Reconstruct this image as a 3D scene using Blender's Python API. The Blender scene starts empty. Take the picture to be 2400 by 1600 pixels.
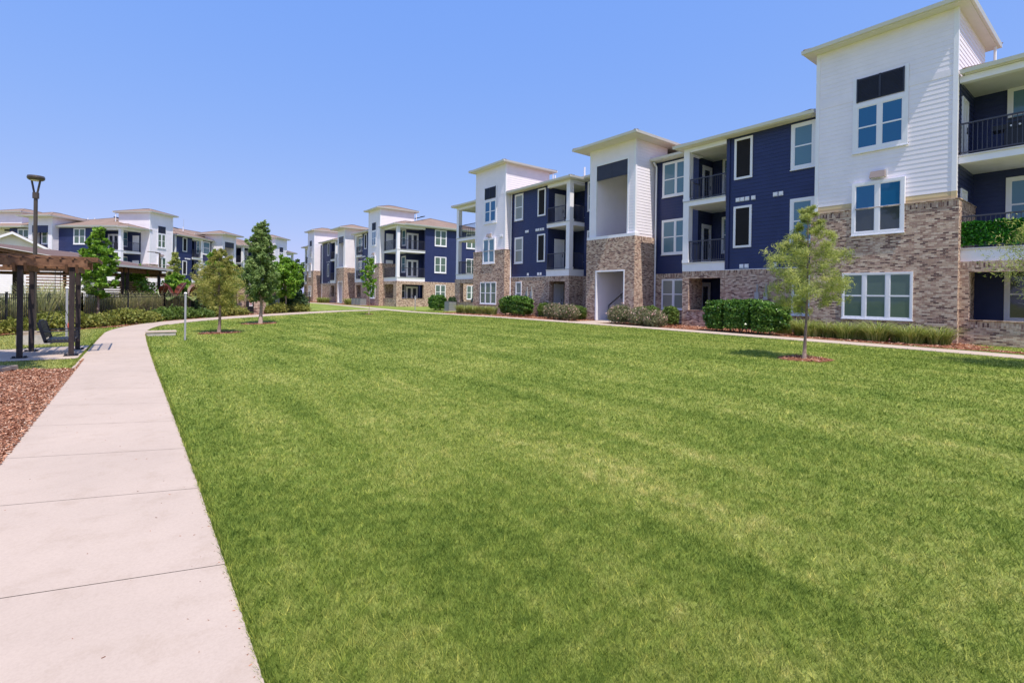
import bpy, math, random
import numpy as np
from mathutils import Vector, Matrix
random.seed(7); rng = np.random.default_rng(11)
R = math.radians
sc = bpy.context.scene
C = sc.collection

# ------------------------------------------------------------------ materials
MATS = {}
class NT:
    def __init__(s, name):
        m = bpy.data.materials.new(name); m.use_nodes = True; s.m = m; s.t = m.node_tree; s.t.nodes.clear()
        s.out = s.n('ShaderNodeOutputMaterial'); s.b = s.n('ShaderNodeBsdfPrincipled')
        s.l(s.b, 0, s.out, 0); MATS[name] = m
    def n(s, k, **kw):
        nd = s.t.nodes.new(k)
        for a, v in kw.items():
            setattr(nd, a, v)
        return nd
    def l(s, a, i, b, j): s.t.links.new(a.outputs[i], b.inputs[j])
    def coord(s, kind='Object', sc=(1,1,1), rot=(0,0,0)):
        t = s.n('ShaderNodeTexCoord'); mp = s.n('ShaderNodeMapping')
        mp.inputs['Scale'].default_value = sc; mp.inputs['Rotation'].default_value = rot
        s.l(t, kind, mp, 0); return mp
    def noise(s, co, scale, detail=4, rough=.55, dist=0):
        n = s.n('ShaderNodeTexNoise'); n.inputs['Scale'].default_value = scale; n.inputs['Detail'].default_value = detail
        n.inputs['Roughness'].default_value = rough; n.inputs['Distortion'].default_value = dist
        if co: s.l(co, 0, n, 'Vector')
        return n
    def ramp(s, src, i, stops, interp='LINEAR'):
        r = s.n('ShaderNodeValToRGB'); r.color_ramp.interpolation = interp
        e = r.color_ramp.elements
        while len(e) > 1: e.remove(e[-1])
        for k, (p, c) in enumerate(stops):
            x = e[0] if k == 0 else e.new(p)
            x.position = p; x.color = (*c, 1) if len(c) == 3 else c
        s.l(src, i, r, 0); return r
    def mix(s, a, b, f, mode='MIX'):
        m = s.n('ShaderNodeMix', data_type='RGBA', blend_type=mode)
        for k, v in ((6, a), (7, b), (0, f)):
            if isinstance(v, tuple) and hasattr(v[0], 'outputs'): s.l(v[0], v[1], m, k)
            elif isinstance(v, tuple): m.inputs[k].default_value = (*v, 1)
            else: m.inputs[k].default_value = v
        return m
    def bump(s, src, i, strength, dist):
        b = s.n('ShaderNodeBump'); b.inputs['Strength'].default_value = strength; b.inputs['Distance'].default_value = dist
        s.l(src, i, b, 'Height'); s.l(b, 0, s.b, 'Normal'); return b
    def col(s, v): s.b.inputs['Base Color'].default_value = (*v, 1)
    def rough(s, v): s.b.inputs['Roughness'].default_value = v
    def spec(s, v): s.b.inputs['Specular IOR Level'].default_value = v

def plain(name, c, rough=.6, spec=.4, metal=0, var=.08, vs=3.0, bump=0, bs=60):
    t = NT(name); t.rough(rough); t.spec(spec); t.b.inputs['Metallic'].default_value = metal
    co = t.coord()
    n = t.noise(co, vs, 5)
    lo = tuple(x*(1-var) for x in c); hi = tuple(min(1, x*(1+var)) for x in c)
    r = t.ramp(n, 0, [(.3, lo), (.7, hi)]); t.l(r, 0, t.b, 'Base Color')
    if bump:
        n2 = t.noise(co, bs, 3); t.bump(n2, 0, bump, .01)
    return t.m

plain('white_siding', (.90, .84, .89), .45, var=.04, vs=1.2)
plain('white_trim', (.88, .86, .90), .4, var=.03)
plain('navy_siding', (.027, .037, .115), .42, .35, var=.10, vs=1.5)
plain('soffit', (.74, .71, .66), .6, var=.03)
plain('gutter', (.68, .66, .63), .35, .4, var=.03)
plain('tan_siding', (.62, .48, .27), .5, var=.03)
plain('dark_panel', (.030, .032, .048), .4, var=.1)
plain('dark_metal', (.022, .022, .028), .4, .4, var=.1)
plain('rail_metal', (.055, .055, .075), .35, .5, var=.08)
plain('bronze_metal', (.075, .058, .05), .38, .5, var=.1)
plain('screen', (.018, .016, .018), .75, .2, var=.15)
plain('lamp_body', (.30, .24, .22), .45, var=.05)
plain('lamp_glass', (.8, .78, .7), .3, var=.02)
plain('deck', (.55, .54, .54), .7, var=.05)
plain('teal_plastic', (.02, .20, .19), .4, var=.1)
plain('ac_metal', (.20, .21, .22), .5, metal=.2, var=.1)
plain('grey_box', (.40, .41, .41), .5, var=.05)
plain('red_print', (.65, .10, .05), .5, var=.03)
plain('grey_print', (.33, .35, .36), .5, var=.03)
plain('car_paint', (.78, .78, .78), .2, .6, var=.01)
plain('tyre', (.02, .02, .02), .8, var=.1)
plain('car_glass', (.03, .035, .04), .08, .6, var=.02)
plain('joint', (.33, .27, .235), .95, .1, var=.2)
plain('post_paint', (.36, .36, .40), .45, var=.05)
plain('bench_slat', (.035, .036, .045), .4, .4, var=.1)
plain('stone_block', (.50, .45, .42), .9, .2, var=.15, vs=8, bump=.3)
plain('edging', (.42, .33, .26), .85, .2, var=.2, vs=6)

def t_brick(name, c_stops, mortar):
    t = NT(name); t.rough(.85); t.spec(.2)
    uv = t.n('ShaderNodeUVMap')
    b = t.n('ShaderNodeTexBrick'); b.offset = .5
    b.inputs['Color1'].default_value = (0, 0, 0, 1); b.inputs['Color2'].default_value = (1, 1, 1, 1)
    b.inputs['Mortar'].default_value = (.5, .5, .5, 1)
    b.inputs['Scale'].default_value = 1; b.inputs['Mortar Size'].default_value = .005
    b.inputs['Mortar Smooth'].default_value = .3; b.inputs['Bias'].default_value = 0
    b.inputs['Brick Width'].default_value = .155; b.inputs['Row Height'].default_value = .056
    t.l(uv, 0, b, 'Vector')
    r = t.ramp(b, 0, c_stops, 'CONSTANT')
    co = t.coord(); n = t.noise(co, 14, 5, .7)
    v = t.ramp(n, 0, [(.3, (.72, .70, .70)), (.7, (1.2, 1.18, 1.15))])
    m1 = t.mix((r, 0), (v, 0), 1.0, 'MULTIPLY')
    n3 = t.noise(co, .8, 3, .6); v3 = t.ramp(n3, 0, [(.3, (.88, .86, .86)), (.7, (1.08, 1.07, 1.06))])
    m2 = t.mix((m1, 2), (v3, 0), 1.0, 'MULTIPLY')
    m3 = t.mix((m2, 2), mortar, (b, 1))
    t.l(m3, 2, t.b, 'Base Color')
    inv = t.n('ShaderNodeMath', operation='SUBTRACT'); inv.inputs[0].default_value = 1; t.l(b, 1, inv, 1)
    ad = t.n('ShaderNodeMath', operation='MULTIPLY_ADD'); ad.inputs[1].default_value = .35; t.l(n, 0, ad, 0); t.l(inv, 0, ad, 2)
    t.bump(ad, 0, .5, .012)
t_brick('brick', [(0, (.15, .09, .085)), (.14, (.47, .32, .245)), (.30, (.60, .445, .34)), (.44, (.68, .53, .41)),
                  (.56, (.42, .28, .225)), (.68, (.70, .565, .45)), (.82, (.33, .20, .16)), (.92, (.52, .36, .285))], (.50, .39, .32))

t = NT('shingle'); t.rough(.9); t.spec(.15)
co = t.coord(); n = t.noise(co, 25, 4, .8); n2 = t.noise(co, .6, 3)
a = t.ramp(n, 0, [(.25, (.18, .125, .10)), (.75, (.37, .265, .21))]); b_ = t.ramp(n2, 0, [(.3, (.9, .9, .9)), (.7, (1.1, 1.1, 1.1))])
m = t.mix((a, 0), (b_, 0), 1.0, 'MULTIPLY'); t.l(m, 2, t.b, 'Base Color')
w = t.n('ShaderNodeTexWave', wave_type='BANDS', bands_direction='Z', wave_profile='SAW'); w.inputs['Scale'].default_value = 2.6
t.l(co, 0, w, 'Vector'); t.bump(w, 0, .5, .02)

t = NT('shingle_brown'); t.rough(.9); t.spec(.1)
co = t.coord(); n = t.noise(co, 25, 4, .8); a = t.ramp(n, 0, [(.25, (.11, .07, .06)), (.75, (.23, .16, .14))]); t.l(a, 0, t.b, 'Base Color')
t = NT('timber'); t.rough(.75); t.spec(.25)
co = t.coord(sc=(1, 1, 1)); n = t.noise(co, 5, 6, .65, 1.0)
a = t.ramp(n, 0, [(.25, (.09, .045, .028)), (.5, (.20, .10, .058)), (.8, (.34, .18, .10))]); t.l(a, 0, t.b, 'Base Color'); t.bump(n, 0, .25, .01)
t = NT('timber_dark'); t.rough(.6); t.spec(.35)
co = t.coord(sc=(3, 3, .6)); n = t.noise(co, 6, 6, .65, 1.0)
a = t.ramp(n, 0, [(.3, (.02, .014, .014)), (.7, (.062, .042, .04))]); t.l(a, 0, t.b, 'Base Color'); t.bump(n, 0, .25, .01)

def t_concrete(name, c):
    t = NT(name); t.rough(.85); t.spec(.2)
    co = t.coord(); n = t.noise(co, .9, 6, .6); n2 = t.noise(co, 70, 3, .7); n3 = t.noise(co, 4, 5, .7)
    a = t.ramp(n, 0, [(.3, tuple(x*.93 for x in c)), (.7, tuple(x*1.04 for x in c))])
    b = t.ramp(n2, 0, [(.25, (.93, .92, .91)), (.6, (1.03, 1.03, 1.03))])
    d = t.ramp(n3, 0, [(.3, (.92, .905, .885)), (.48, (1, 1, 1)), (.75, (1.02, 1.02, 1.02))])
    m = t.mix((a, 0), (b, 0), 1.0, 'MULTIPLY'); m2 = t.mix((m, 2), (d, 0), 1.0, 'MULTIPLY')
    t.l(m2, 2, t.b, 'Base Color'); t.bump(n2, 0, .15, .004)
t_concrete('concrete', (.51, .41, .335)); t_concrete('concrete_far', (.52, .42, .345))

t = NT('soil'); t.rough(.95); t.spec(.1)
co = t.coord(); n = t.noise(co, 22, 6, .8); n2 = t.noise(co, 1.2, 3)
a = t.ramp(n, 0, [(.25, (.09, .035, .022)), (.5, (.24, .095, .055)), (.75, (.42, .21, .13))]); t.l(a, 0, t.b, 'Base Color'); t.bump(n, 0, .8, .03)
t = NT('chip'); t.rough(.85); t.spec(.2)
uv = t.n('ShaderNodeUVMap'); sx = t.n('ShaderNodeSeparateXYZ'); t.l(uv, 0, sx, 0)
a = t.ramp(sx, 0, [(0, (.12, .05, .03)), (.3, (.29, .12, .068)), (.6, (.44, .20, .115)), (.85, (.58, .33, .21)), (1, (.80, .62, .48))]); t.l(a, 0, t.b, 'Base Color')
t = NT('gravel'); t.rough(.9)
uv = t.n('ShaderNodeUVMap'); sx = t.n('ShaderNodeSeparateXYZ'); t.l(uv, 0, sx, 0)
a = t.ramp(sx, 0, [(0, (.08, .075, .085)), (.5, (.22, .20, .21)), (1, (.5, .47, .46))]); t.l(a, 0, t.b, 'Base Color')

def lawn_color(t):
    """the patchy colour of the lawn, the same for the turf sheet and the blades that stand on it"""
    g = t.n('ShaderNodeNewGeometry')
    mp = t.n('ShaderNodeMapping'); mp.inputs['Scale'].default_value = (1.5, .22, 1); mp.inputs['Rotation'].default_value = (0, 0, R(-6)); t.l(g, 0, mp, 0)
    n1 = t.noise(mp, 1.0, 3, .5, .3)
    mp2 = t.n('ShaderNodeMapping'); mp2.inputs['Scale'].default_value = (1, 1, 1); t.l(g, 0, mp2, 0)
    n2 = t.noise(mp2, .5, 4, .55); n3 = t.noise(mp2, 7.0, 6, .66)
    s = t.n('ShaderNodeMath', operation='MULTIPLY_ADD'); s.inputs[1].default_value = .40; t.l(n1, 0, s, 0)
    s1 = t.n('ShaderNodeMath', operation='MULTIPLY'); s1.inputs[1].default_value = .30; t.l(n2, 0, s1, 0); t.l(s1, 0, s, 2)
    s2 = t.n('ShaderNodeMath', operation='MULTIPLY_ADD'); s2.inputs[1].default_value = .58; t.l(n3, 0, s2, 0); t.l(s, 0, s2, 2)
    r = t.ramp(s2, 0, [(.48, (.108, .170, .030)), (.61, (.200, .264, .052)), (.73, (.300, .340, .088)), (.88, (.52, .48, .19))])
    sxy = t.n('ShaderNodeSeparateXYZ'); t.l(g, 0, sxy, 0)
    dry = t.n('ShaderNodeMapRange'); dry.inputs['From Min'].default_value = -1.1; dry.inputs['From Max'].default_value = -1.6; t.l(sxy, 0, dry, 0)
    dm = t.n('ShaderNodeMath', operation='MULTIPLY'); dm.inputs[1].default_value = .6; t.l(dry, 0, dm, 0)
    mm = t.n('ShaderNodeMix', data_type='RGBA'); mm.inputs[7].default_value = (.34, .33, .12, 1); t.l(r, 0, mm, 6); t.l(dm, 0, mm, 0)
    class _O: outputs = [mm.outputs[2]]
    r = _O
    return r
t = NT('turf'); t.rough(.9); t.spec(.1)
r = lawn_color(t)
g = t.n('ShaderNodeNewGeometry'); nf = t.noise(None, 60, 3, .8); t.l(g, 0, nf, 'Vector')
v = t.ramp(nf, 0, [(.25, (.72, .75, .7)), (.75, (1.25, 1.22, 1.2))])
m = t.mix((r, 0), (v, 0), 1.0, 'MULTIPLY'); t.l(m, 2, t.b, 'Base Color')
nb = t.noise(None, 35, 4, .8); t.l(g, 0, nb, 'Vector'); t.bump(nb, 0, .7, .03)
t = NT('grass_blade'); t.rough(.6); t.spec(.12)
r = lawn_color(t); uv = t.n('ShaderNodeUVMap'); sx = t.n('ShaderNodeSeparateXYZ'); t.l(uv, 0, sx, 0)
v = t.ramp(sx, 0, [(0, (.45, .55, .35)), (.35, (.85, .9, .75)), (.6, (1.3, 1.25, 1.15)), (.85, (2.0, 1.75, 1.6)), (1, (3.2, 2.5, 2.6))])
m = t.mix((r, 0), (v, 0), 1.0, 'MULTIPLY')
t.l(m, 2, t.b, 'Base Color')
tr = t.n('ShaderNodeBsdfTranslucent'); t.l(m, 2, tr, 0); mx = t.n('ShaderNodeMixShader'); mx.inputs[0].default_value = .35
t.l(t.b, 0, mx, 1); t.l(tr, 0, mx, 2); t.l(mx, 0, t.out, 0)

def leaf(name, lo, mid, hi, gloss=.5, trans=.3):
    t = NT(name); t.rough(gloss); t.spec(.4)
    uv = t.n('ShaderNodeUVMap'); sx = t.n('ShaderNodeSeparateXYZ'); t.l(uv, 0, sx, 0)
    r = t.ramp(sx, 0, [(0, lo), (.5, mid), (1, hi)]); t.l(r, 0, t.b, 'Base Color')
    tr = t.n('ShaderNodeBsdfTranslucent'); t.l(r, 0, tr, 0); mx = t.n('ShaderNodeMixShader'); mx.inputs[0].default_value = trans
    t.l(t.b, 0, mx, 1); t.l(tr, 0, mx, 2); t.l(mx, 0, t.out, 0)
leaf('leaf_cypress', (.16, .21, .05), (.43, .48, .12), (.68, .68, .24), .6, .45)
leaf('leaf_cypress_yellow', (.17, .20, .04), (.36, .36, .08), (.55, .48, .15), .6, .35)
leaf('leaf_conifer', (.06, .12, .03), (.20, .30, .08), (.44, .54, .20), .6, .25)
leaf('leaf_bright', (.07, .17, .015), (.20, .38, .03), (.42, .60, .10), .45, .35)
leaf('leaf_hedge', (.02, .07, .012), (.08, .19, .025), (.26, .42, .08), .32, .2)
leaf('leaf_box', (.05, .10, .02), (.13, .21, .035), (.25, .34, .07), .5, .25)
leaf('leaf_spirea', (.11, .15, .025), (.25, .27, .05), (.42, .38, .09), .6, .3)
leaf('leaf_dark', (.02, .05, .015), (.05, .10, .03), (.12, .18, .06), .5, .2)
leaf('leaf_rose', (.09, .11, .05), (.22, .23, .11), (.36, .34, .19), .6, .3)
leaf('petal', (.75, .42, .38), (.85, .58, .50), (.9, .75, .68), .6, .3)
leaf('blade_lirio', (.11, .17, .03), (.32, .40, .08), (.60, .60, .22), .4, .3)
leaf('blade_reed', (.22, .27, .09), (.55, .55, .24), (.85, .74, .45), .5, .5)
leaf('leaf_banana_red', (.05, .012, .008), (.10, .02, .014), (.20, .05, .03), .4, .3)
leaf('leaf_banana_green', (.08, .13, .03), (.20, .28, .08), (.36, .42, .16), .4, .35)
leaf('leaf_ivy', (.008, .06, .006), (.03, .19, .015), (.16, .50, .05), .35, .2)
plain('bark', (.24, .17, .14), .9, .2, var=.3, vs=12, bump=.5, bs=30)
plain('bark_pale', (.36, .27, .22), .9, .2, var=.25, vs=12, bump=.5, bs=30)

def t_pane(name, base, stripe, period, tint, ior):
    t = NT(name); t.rough(.04); t.b.inputs['IOR'].default_value = ior; t.spec(.5)
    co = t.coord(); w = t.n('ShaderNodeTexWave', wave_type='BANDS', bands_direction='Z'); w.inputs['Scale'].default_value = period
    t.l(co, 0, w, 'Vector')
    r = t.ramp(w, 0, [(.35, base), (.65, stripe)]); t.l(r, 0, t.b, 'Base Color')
    t.b.inputs['Specular Tint'].default_value = (*tint, 1)
    nb_ = t.noise(co, 1.3, 2); t.bump(nb_, 0, .06, .05)
t_pane('pane_blue', (.016, .115, .26), (.024, .15, .33), 8, (.75, .85, 1), 1.6)  # reflected sky is painted into this blue base colour
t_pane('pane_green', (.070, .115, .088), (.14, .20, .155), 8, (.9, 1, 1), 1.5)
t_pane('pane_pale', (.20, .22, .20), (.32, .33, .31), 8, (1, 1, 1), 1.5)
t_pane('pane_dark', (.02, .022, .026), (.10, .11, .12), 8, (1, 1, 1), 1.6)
t_pane('pane_sky', (.10, .20, .27), (.13, .24, .31), 8, (.8, .9, 1), 1.6)  # paler sky reflection, likewise painted into the base colour

# ------------------------------------------------------------------ mesh builder
class MB:
    def __init__(s): s.v = []; s.f = []; s.m = []; s.uv = []; s.mats = []
    def mi(s, name):
        if name not in s.mats: s.mats.append(name)
        return s.mats.index(name)
    def poly(s, pts, mat, uvs=None):
        i = len(s.v); s.v += [tuple(p) for p in pts]; s.f.append(tuple(range(i, i+len(pts)))); s.m.append(s.mi(mat))
        s.uv += uvs if uvs else [(0, 0)]*len(pts)
    def hexa(s, P, mat, uvf=None):
        """P: 8 points (bottom 4 ccw, top 4)"""
        i = len(s.v); s.v += [tuple(p) for p in P]
        for q in ((0,3,2,1),(4,5,6,7),(0,1,5,4),(1,2,6,5),(2,3,7,6),(3,0,4,7)):
            s.f.append(tuple(i+k for k in q)); s.m.append(s.mi(mat))
            s.uv += [uvf(k) for k in q] if uvf else [(0, 0)]*4
    def box(s, a, b, mat):
        x0,y0,z0 = a; x1,y1,z1 = b
        s.hexa([(x0,y0,z0),(x1,y0,z0),(x1,y1,z0),(x0,y1,z0),(x0,y0,z1),(x1,y0,z1),(x1,y1,z1),(x0,y1,z1)], mat)
    def bar(s, p, q, w, h, mat, up=(0,0,1)):
        p = Vector(p); q = Vector(q); d = (q-p).normalized(); u = Vector(up)
        if abs(d.dot(u)) > .95: u = Vector((1,0,0))
        r = d.cross(u).normalized()*w/2; u = r.cross(d).normalized()*h/2
        s.hexa([p-r-u, p+r-u, q+r-u, q-r-u, p-r+u, p+r+u, q+r+u, q-r+u], mat)
    def tube(s, pts, rad, mat, n=8, cap=True):
        pts = [Vector(p) for p in pts]; i0 = len(s.v)
        for k, p in enumerate(pts):
            d = (pts[min(k+1, len(pts)-1)]-pts[max(k-1, 0)]).normalized()
            u = Vector((0,0,1)) if abs(d.z) < .9 else Vector((1,0,0)); a = d.cross(u).normalized(); b = d.cross(a)
            rr = rad[k] if isinstance(rad, (list, tuple)) else rad
            for j in range(n):
                t = 2*math.pi*j/n; s.v.append(tuple(p+a*rr*math.cos(t)+b*rr*math.sin(t)))
        for k in range(len(pts)-1):
            for j in range(n):
                s.f.append((i0+k*n+j, i0+k*n+(j+1) % n, i0+(k+1)*n+(j+1) % n, i0+(k+1)*n+j)); s.m.append(s.mi(mat)); s.uv += [(0,0)]*4
        if cap:
            for k in (0, len(pts)-1):
                s.f.append(tuple(i0+k*n+j for j in range(n))); s.m.append(s.mi(mat)); s.uv += [(0,0)]*n
    def build(s, name, parent=None, smooth=False, loc=None):
        me = bpy.data.meshes.new(name)
        o0 = Vector(loc) if loc else Vector((0,0,0))
        me.from_pydata([tuple(Vector(p)-o0) for p in s.v] if loc else s.v, [], s.f)
        for mt in s.mats: me.materials.append(MATS[mt])
        me.polygons.foreach_set('material_index', s.m)
        ul = me.uv_layers.new(name='UVMap'); ul.data.foreach_set('uv', [c for p in s.uv for c in p])
        if smooth: me.polygons.foreach_set('use_smooth', [True]*len(s.f))
        me.update()
        o = bpy.data.objects.new(name, me); C.objects.link(o)
        if loc: o.location = loc
        if parent: o.parent = parent
        return o
def tag(o, label=None, cat=None, group=None, kind=None):
    for k, v in (('label', label), ('category', cat), ('group', group), ('kind', kind)):
        if v: o[k] = v
    return o
def empty(name, loc, label=None, cat=None, group=None):
    o = bpy.data.objects.new(name, None); C.objects.link(o); o.location = loc; o.empty_display_size = .3
    return tag(o, label, cat, group)
def np_mesh(name, verts, nper, mat, uvx, parent=None, smooth=False, loc=None):
    """verts (N*nper,3) as polygons of nper corners; uvx (N,) random value per face"""
    n = len(verts)//nper
    if loc is not None: verts = verts-np.array(loc)
    me = bpy.data.meshes.new(name); me.vertices.add(n*nper); me.vertices.foreach_set('co', verts.astype(np.float32).ravel())
    me.loops.add(n*nper); me.loops.foreach_set('vertex_index', np.arange(n*nper, dtype=np.int32))
    me.polygons.add(n); me.polygons.foreach_set('loop_start', np.arange(0, n*nper, nper, dtype=np.int32))
    me.polygons.foreach_set('loop_total', np.full(n, nper, dtype=np.int32))
    ul = me.uv_layers.new(name='UVMap'); uv = np.zeros((n*nper, 2), np.float32); uv[:, 0] = np.repeat(uvx, nper); ul.data.foreach_set('uv', uv.ravel())
    mats = mat if isinstance(mat, list) else [mat]
    for q in mats: me.materials.append(MATS[q])
    me.update(calc_edges=True)
    o = bpy.data.objects.new(name, me); C.objects.link(o)
    if parent: o.parent = parent
    if loc is not None: o.location = loc
    return o
def copy_tree(o, parent=None):
    c = o.copy(); C.objects.link(c)
    if parent: c.parent = parent
    for ch in [k for k in C.objects if k.parent == o]: copy_tree(ch, c)
    return c

# ------------------------------------------------------------------ terrain
def ss(a, b, x):
    t = np.clip((x-a)/(b-a), 0, 1); return t*t*(3-2*t)
def gz(x, y):
    return -.3+.3*np.maximum(ss(1., 15., x), ss(45., 75., y))
def G(x, y): return float(gz(np.array(float(x)), np.array(float(y))))

def axis(near0, near1, step, far):
    a = list(np.arange(near0, near1+.01, step)); s = step
    lo = near0; hi = near1
    while hi < far: s *= 1.35; hi += s; lo -= s; a.append(hi); a.insert(0, lo)
    return np.array(a)
xs = axis(-30, 45, 1., 900); ys = axis(-15, 110, 1., 900)
X, Y = np.meshgrid(xs, ys); Z = gz(X, Y)
vv = np.stack([X.ravel(), Y.ravel(), Z.ravel()], 1); nx = len(xs)
ff = [(j*nx+i, j*nx+i+1, (j+1)*nx+i+1, (j+1)*nx+i) for j in range(len(ys)-1) for i in range(nx-1)]
me = bpy.data.meshes.new('ground'); me.from_pydata(vv.tolist(), [], ff); me.materials.append(MATS['turf'])
me.polygons.foreach_set('use_smooth', [True]*len(ff))
o = bpy.data.objects.new('ground', me); C.objects.link(o); tag(o, kind='structure')

def resample(pts, step):
    out = [pts[0]]
    for a, b in zip(pts[:-1], pts[1:]):
        L = math.hypot(b[0]-a[0], b[1]-a[1]); n = max(1, int(L/step))
        for k in range(1, n+1): out.append((a[0]+(b[0]-a[0])*k/n, a[1]+(b[1]-a[1])*k/n))
    return out
def catmull(pts, n=6):
    P = [pts[0]]+list(pts)+[pts[-1]]; out = []
    for i in range(1, len(P)-2):
        for k in range(n):
            t = k/n; a, b, c, d = P[i-1], P[i], P[i+1], P[i+2]
            out.append(tuple(.5*((2*b[j])+(-a[j]+c[j])*t+(2*a[j]-5*b[j]+4*c[j]-d[j])*t*t+(-a[j]+3*b[j]-3*c[j]+d[j])*t**3) for j in (0, 1)))
    out.append(tuple(pts[-1])); return out
def arc_sample(pts, n):
    P = np.array(pts); d = np.r_[0, np.cumsum(np.hypot(*np.diff(P, axis=0).T))]
    s = np.linspace(0, d[-1], n); return np.stack([np.interp(s, d, P[:, 0]), np.interp(s, d, P[:, 1])], 1)
MASKS = []   # polygons where no grass grows
def ribbon(name, left, right, mat, top=.02, n=60, mask=True, joint=None, z=None):
    A = arc_sample(left, n); B = arc_sample(right, n); mb = MB()
    hz = lambda p: G(*p)+top
    def quad(a0, a1, b0, b1):
        mb.poly([(*a0, hz(a0)), (*b0, hz(b0)), (*b1, hz(b1)), (*a1, hz(a1))], mat)
        mb.poly([(*a0, hz(a0)-.15), (*a0, hz(a0)), (*a1, hz(a1)), (*a1, hz(a1)-.15)], mat)
        mb.poly([(*b0, hz(b0)-.15), (*b1, hz(b1)-.15), (*b1, hz(b1)), (*b0, hz(b0))], mat)
    for k in range(n-1):
        quad(tuple(A[k]), tuple(A[k+1]), tuple(B[k]), tuple(B[k+1]))
    o = mb.build(name); tag(o, kind='structure')
    if mask: MASKS.append(np.vstack([A, B[::-1]]))
    return o
# the long footpath: slabs separated by tooled joints
pl = [(-1.07, -6), (-1.07, 0), (-1.06, 6.7), (-1.12, 13.3), (-1.1, 19.4), (-1.08, 23.0), (-1.0, 25.6), (-.57, 28.5), (.30, 31.3), (1.04, 32.8), (2.37, 34.75), (4.09, 36.5), (6.82, 38.3), (10.3, 39.6), (14.2, 40.6), (16.6, 41.2)]
pr = [(.45, -6), (.45, 0), (.44, 3.8), (.38, 8.8), (.30, 14), (.24, 20.6), (.27, 24.4), (.50, 26.9), (1.05, 29.3), (2.17, 31.7), (3.8, 33.7), (6.33, 35.4), (8.5, 36.4), (10.1, 37.0), (13.6, 38.6), (16.6, 39.4)]
pl = catmull(pl); pr = catmull(pr)
def path_build():
    A = arc_sample(pl, 400); B = arc_sample(pr, 400); mb = MB(); top = .02
    js = [-4.5, -3.0, -1.5, 0, 1.7, 3.69, 5.2, 6.57, 8.0, 9.33, 10.8, 13.1, 14.9, 16.7, 18.5, 20.3, 22.1, 23.9, 25.7]
    # slabs follow the curve; a joint is an 8 mm gap that shows the darker base below
    cum = np.r_[0, np.cumsum(np.hypot(*np.diff((A+B)/2, axis=0).T))]; y0 = cum[0]
    jl = [(j+6) for j in js]+list(np.arange(33.4, cum[-1], 1.6))
    cuts = []; s = 0
    edges = [0]+jl+[cum[-1]]
    for a, b in zip(edges[:-1], edges[1:]):
        m = max(2, int((b-a)/.4)+1); ss_ = np.linspace(a+.0035, b-.0035, m)
        PA = np.stack([np.interp(ss_, cum, A[:, i]) for i in (0, 1)], 1); PB = np.stack([np.interp(ss_, cum, B[:, i]) for i in (0, 1)], 1)
        for k in range(m-1):
            q = [PA[k], PB[k], PB[k+1], PA[k+1]]
            mb.poly([(p[0], p[1], G(*p)+top) for p in q], 'concrete')
        for e, P in ((0, PA), (1, PB)):
            for k in range(m-1):
                mb.poly([(P[k][0], P[k][1], G(*P[k])-.1), (P[k+1][0], P[k+1][1], G(*P[k+1])-.1), (P[k+1][0], P[k+1][1], G(*P[k+1])+top), (P[k][0], P[k][1], G(*P[k])+top)], 'concrete')
    for k in range(0, 398, 2):
        mb.poly([(A[k][0]+.01, A[k][1], G(*A[k])+.008), (B[k][0]-.01, B[k][1], G(*B[k])+.008), (B[k+2][0]-.01, B[k+2][1], G(*B[k+2])+.008), (A[k+2][0]+.01, A[k+2][1], G(*A[k+2])+.008)] if k+2 < 400 else [(0,0,-9),(0,1,-9),(1,1,-9)], 'joint')
    tag(mb.build('footpath'), kind='structure'); MASKS.append(np.vstack([A, B[::-1]]))
path_build()
# walk in front of the buildings on the right
wl = catmull([(17.35, -6), (17.6, 1.0), (17.9, 3.55), (18.12, 7.4), (18.38, 14.7), (18.35, 20), (18.2, 25.2), (17.6, 29.8), (16.9, 36.0), (17.3, 43.5), (18.0, 52), (18.6, 62), (19.2, 78), (19.6, 95)])
wr = [(x+1.15, y) for x, y in wl]
ribbon('walkway', wl, wr, 'concrete_far', .02, 90)
ribbon('entry_slab', [(19.4, 18.15), (22.0, 18.15)], [(19.4, 19.95), (22.0, 19.95)], 'concrete_far', .016, 3)
ribbon('entry_slab', [(19.9, 68.2), (22.6, 68.2)], [(19.9, 70.3), (22.6, 70.3)], 'concrete_far', .016, 3)
# pad under the swing arbour
ribbon('arbour_pad', [(-4.6, 16.25), (-4.6, 17.0), (-4.6, 18.9)], [(-1.09, 16.0), (-1.09, 18.0), (-1.09, 19.6)], 'concrete', .014, 8)

def bed(name, poly, top=.012, mat='soil'):
    mb = MB(); P = np.array(poly); c = P.mean(0)
    pp = resample(list(map(tuple, poly))+[tuple(poly[0])], .8)[:-1]
    cc = tuple(c)
    rings = [[(cc[0]+(p[0]-cc[0])*f, cc[1]+(p[1]-cc[1])*f) for p in pp] for f in (1, .66, .33)]
    n = len(pp)
    for r0, r1 in zip(rings[:-1], rings[1:]):
        for k in range(n):
            q = [r0[k], r0[(k+1) % n], r1[(k+1) % n], r1[k]]
            mb.poly([(x, y, G(x, y)+top) for x, y in q], mat)
    mb.poly([(x, y, G(x, y)+top) for x, y in rings[-1]], mat)
    tag(mb.build(name), kind='structure'); MASKS.append(P)
    return P
BEDS = []
def mulch(name, poly, **k): BEDS.append(bed(name, poly, **k))
mulch('mulch_bed', [(-1.00, -2), (-1.00, 6), (-1.05, 13.9), (-1.9, 14.35), (-2.9, 13.2), (-4.5, 9), (-6, 4), (-6, -2)])
mulch('mulch_bed', [(19.4, -1), (19.4, 8), (19.75, 16.9), (19.75, 18.05), (23.8, 18.05), (23.8, 9), (22.4, 3.9), (21.2, 2.9), (20.3, 3.2), (19.9, 1.5)])
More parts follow.
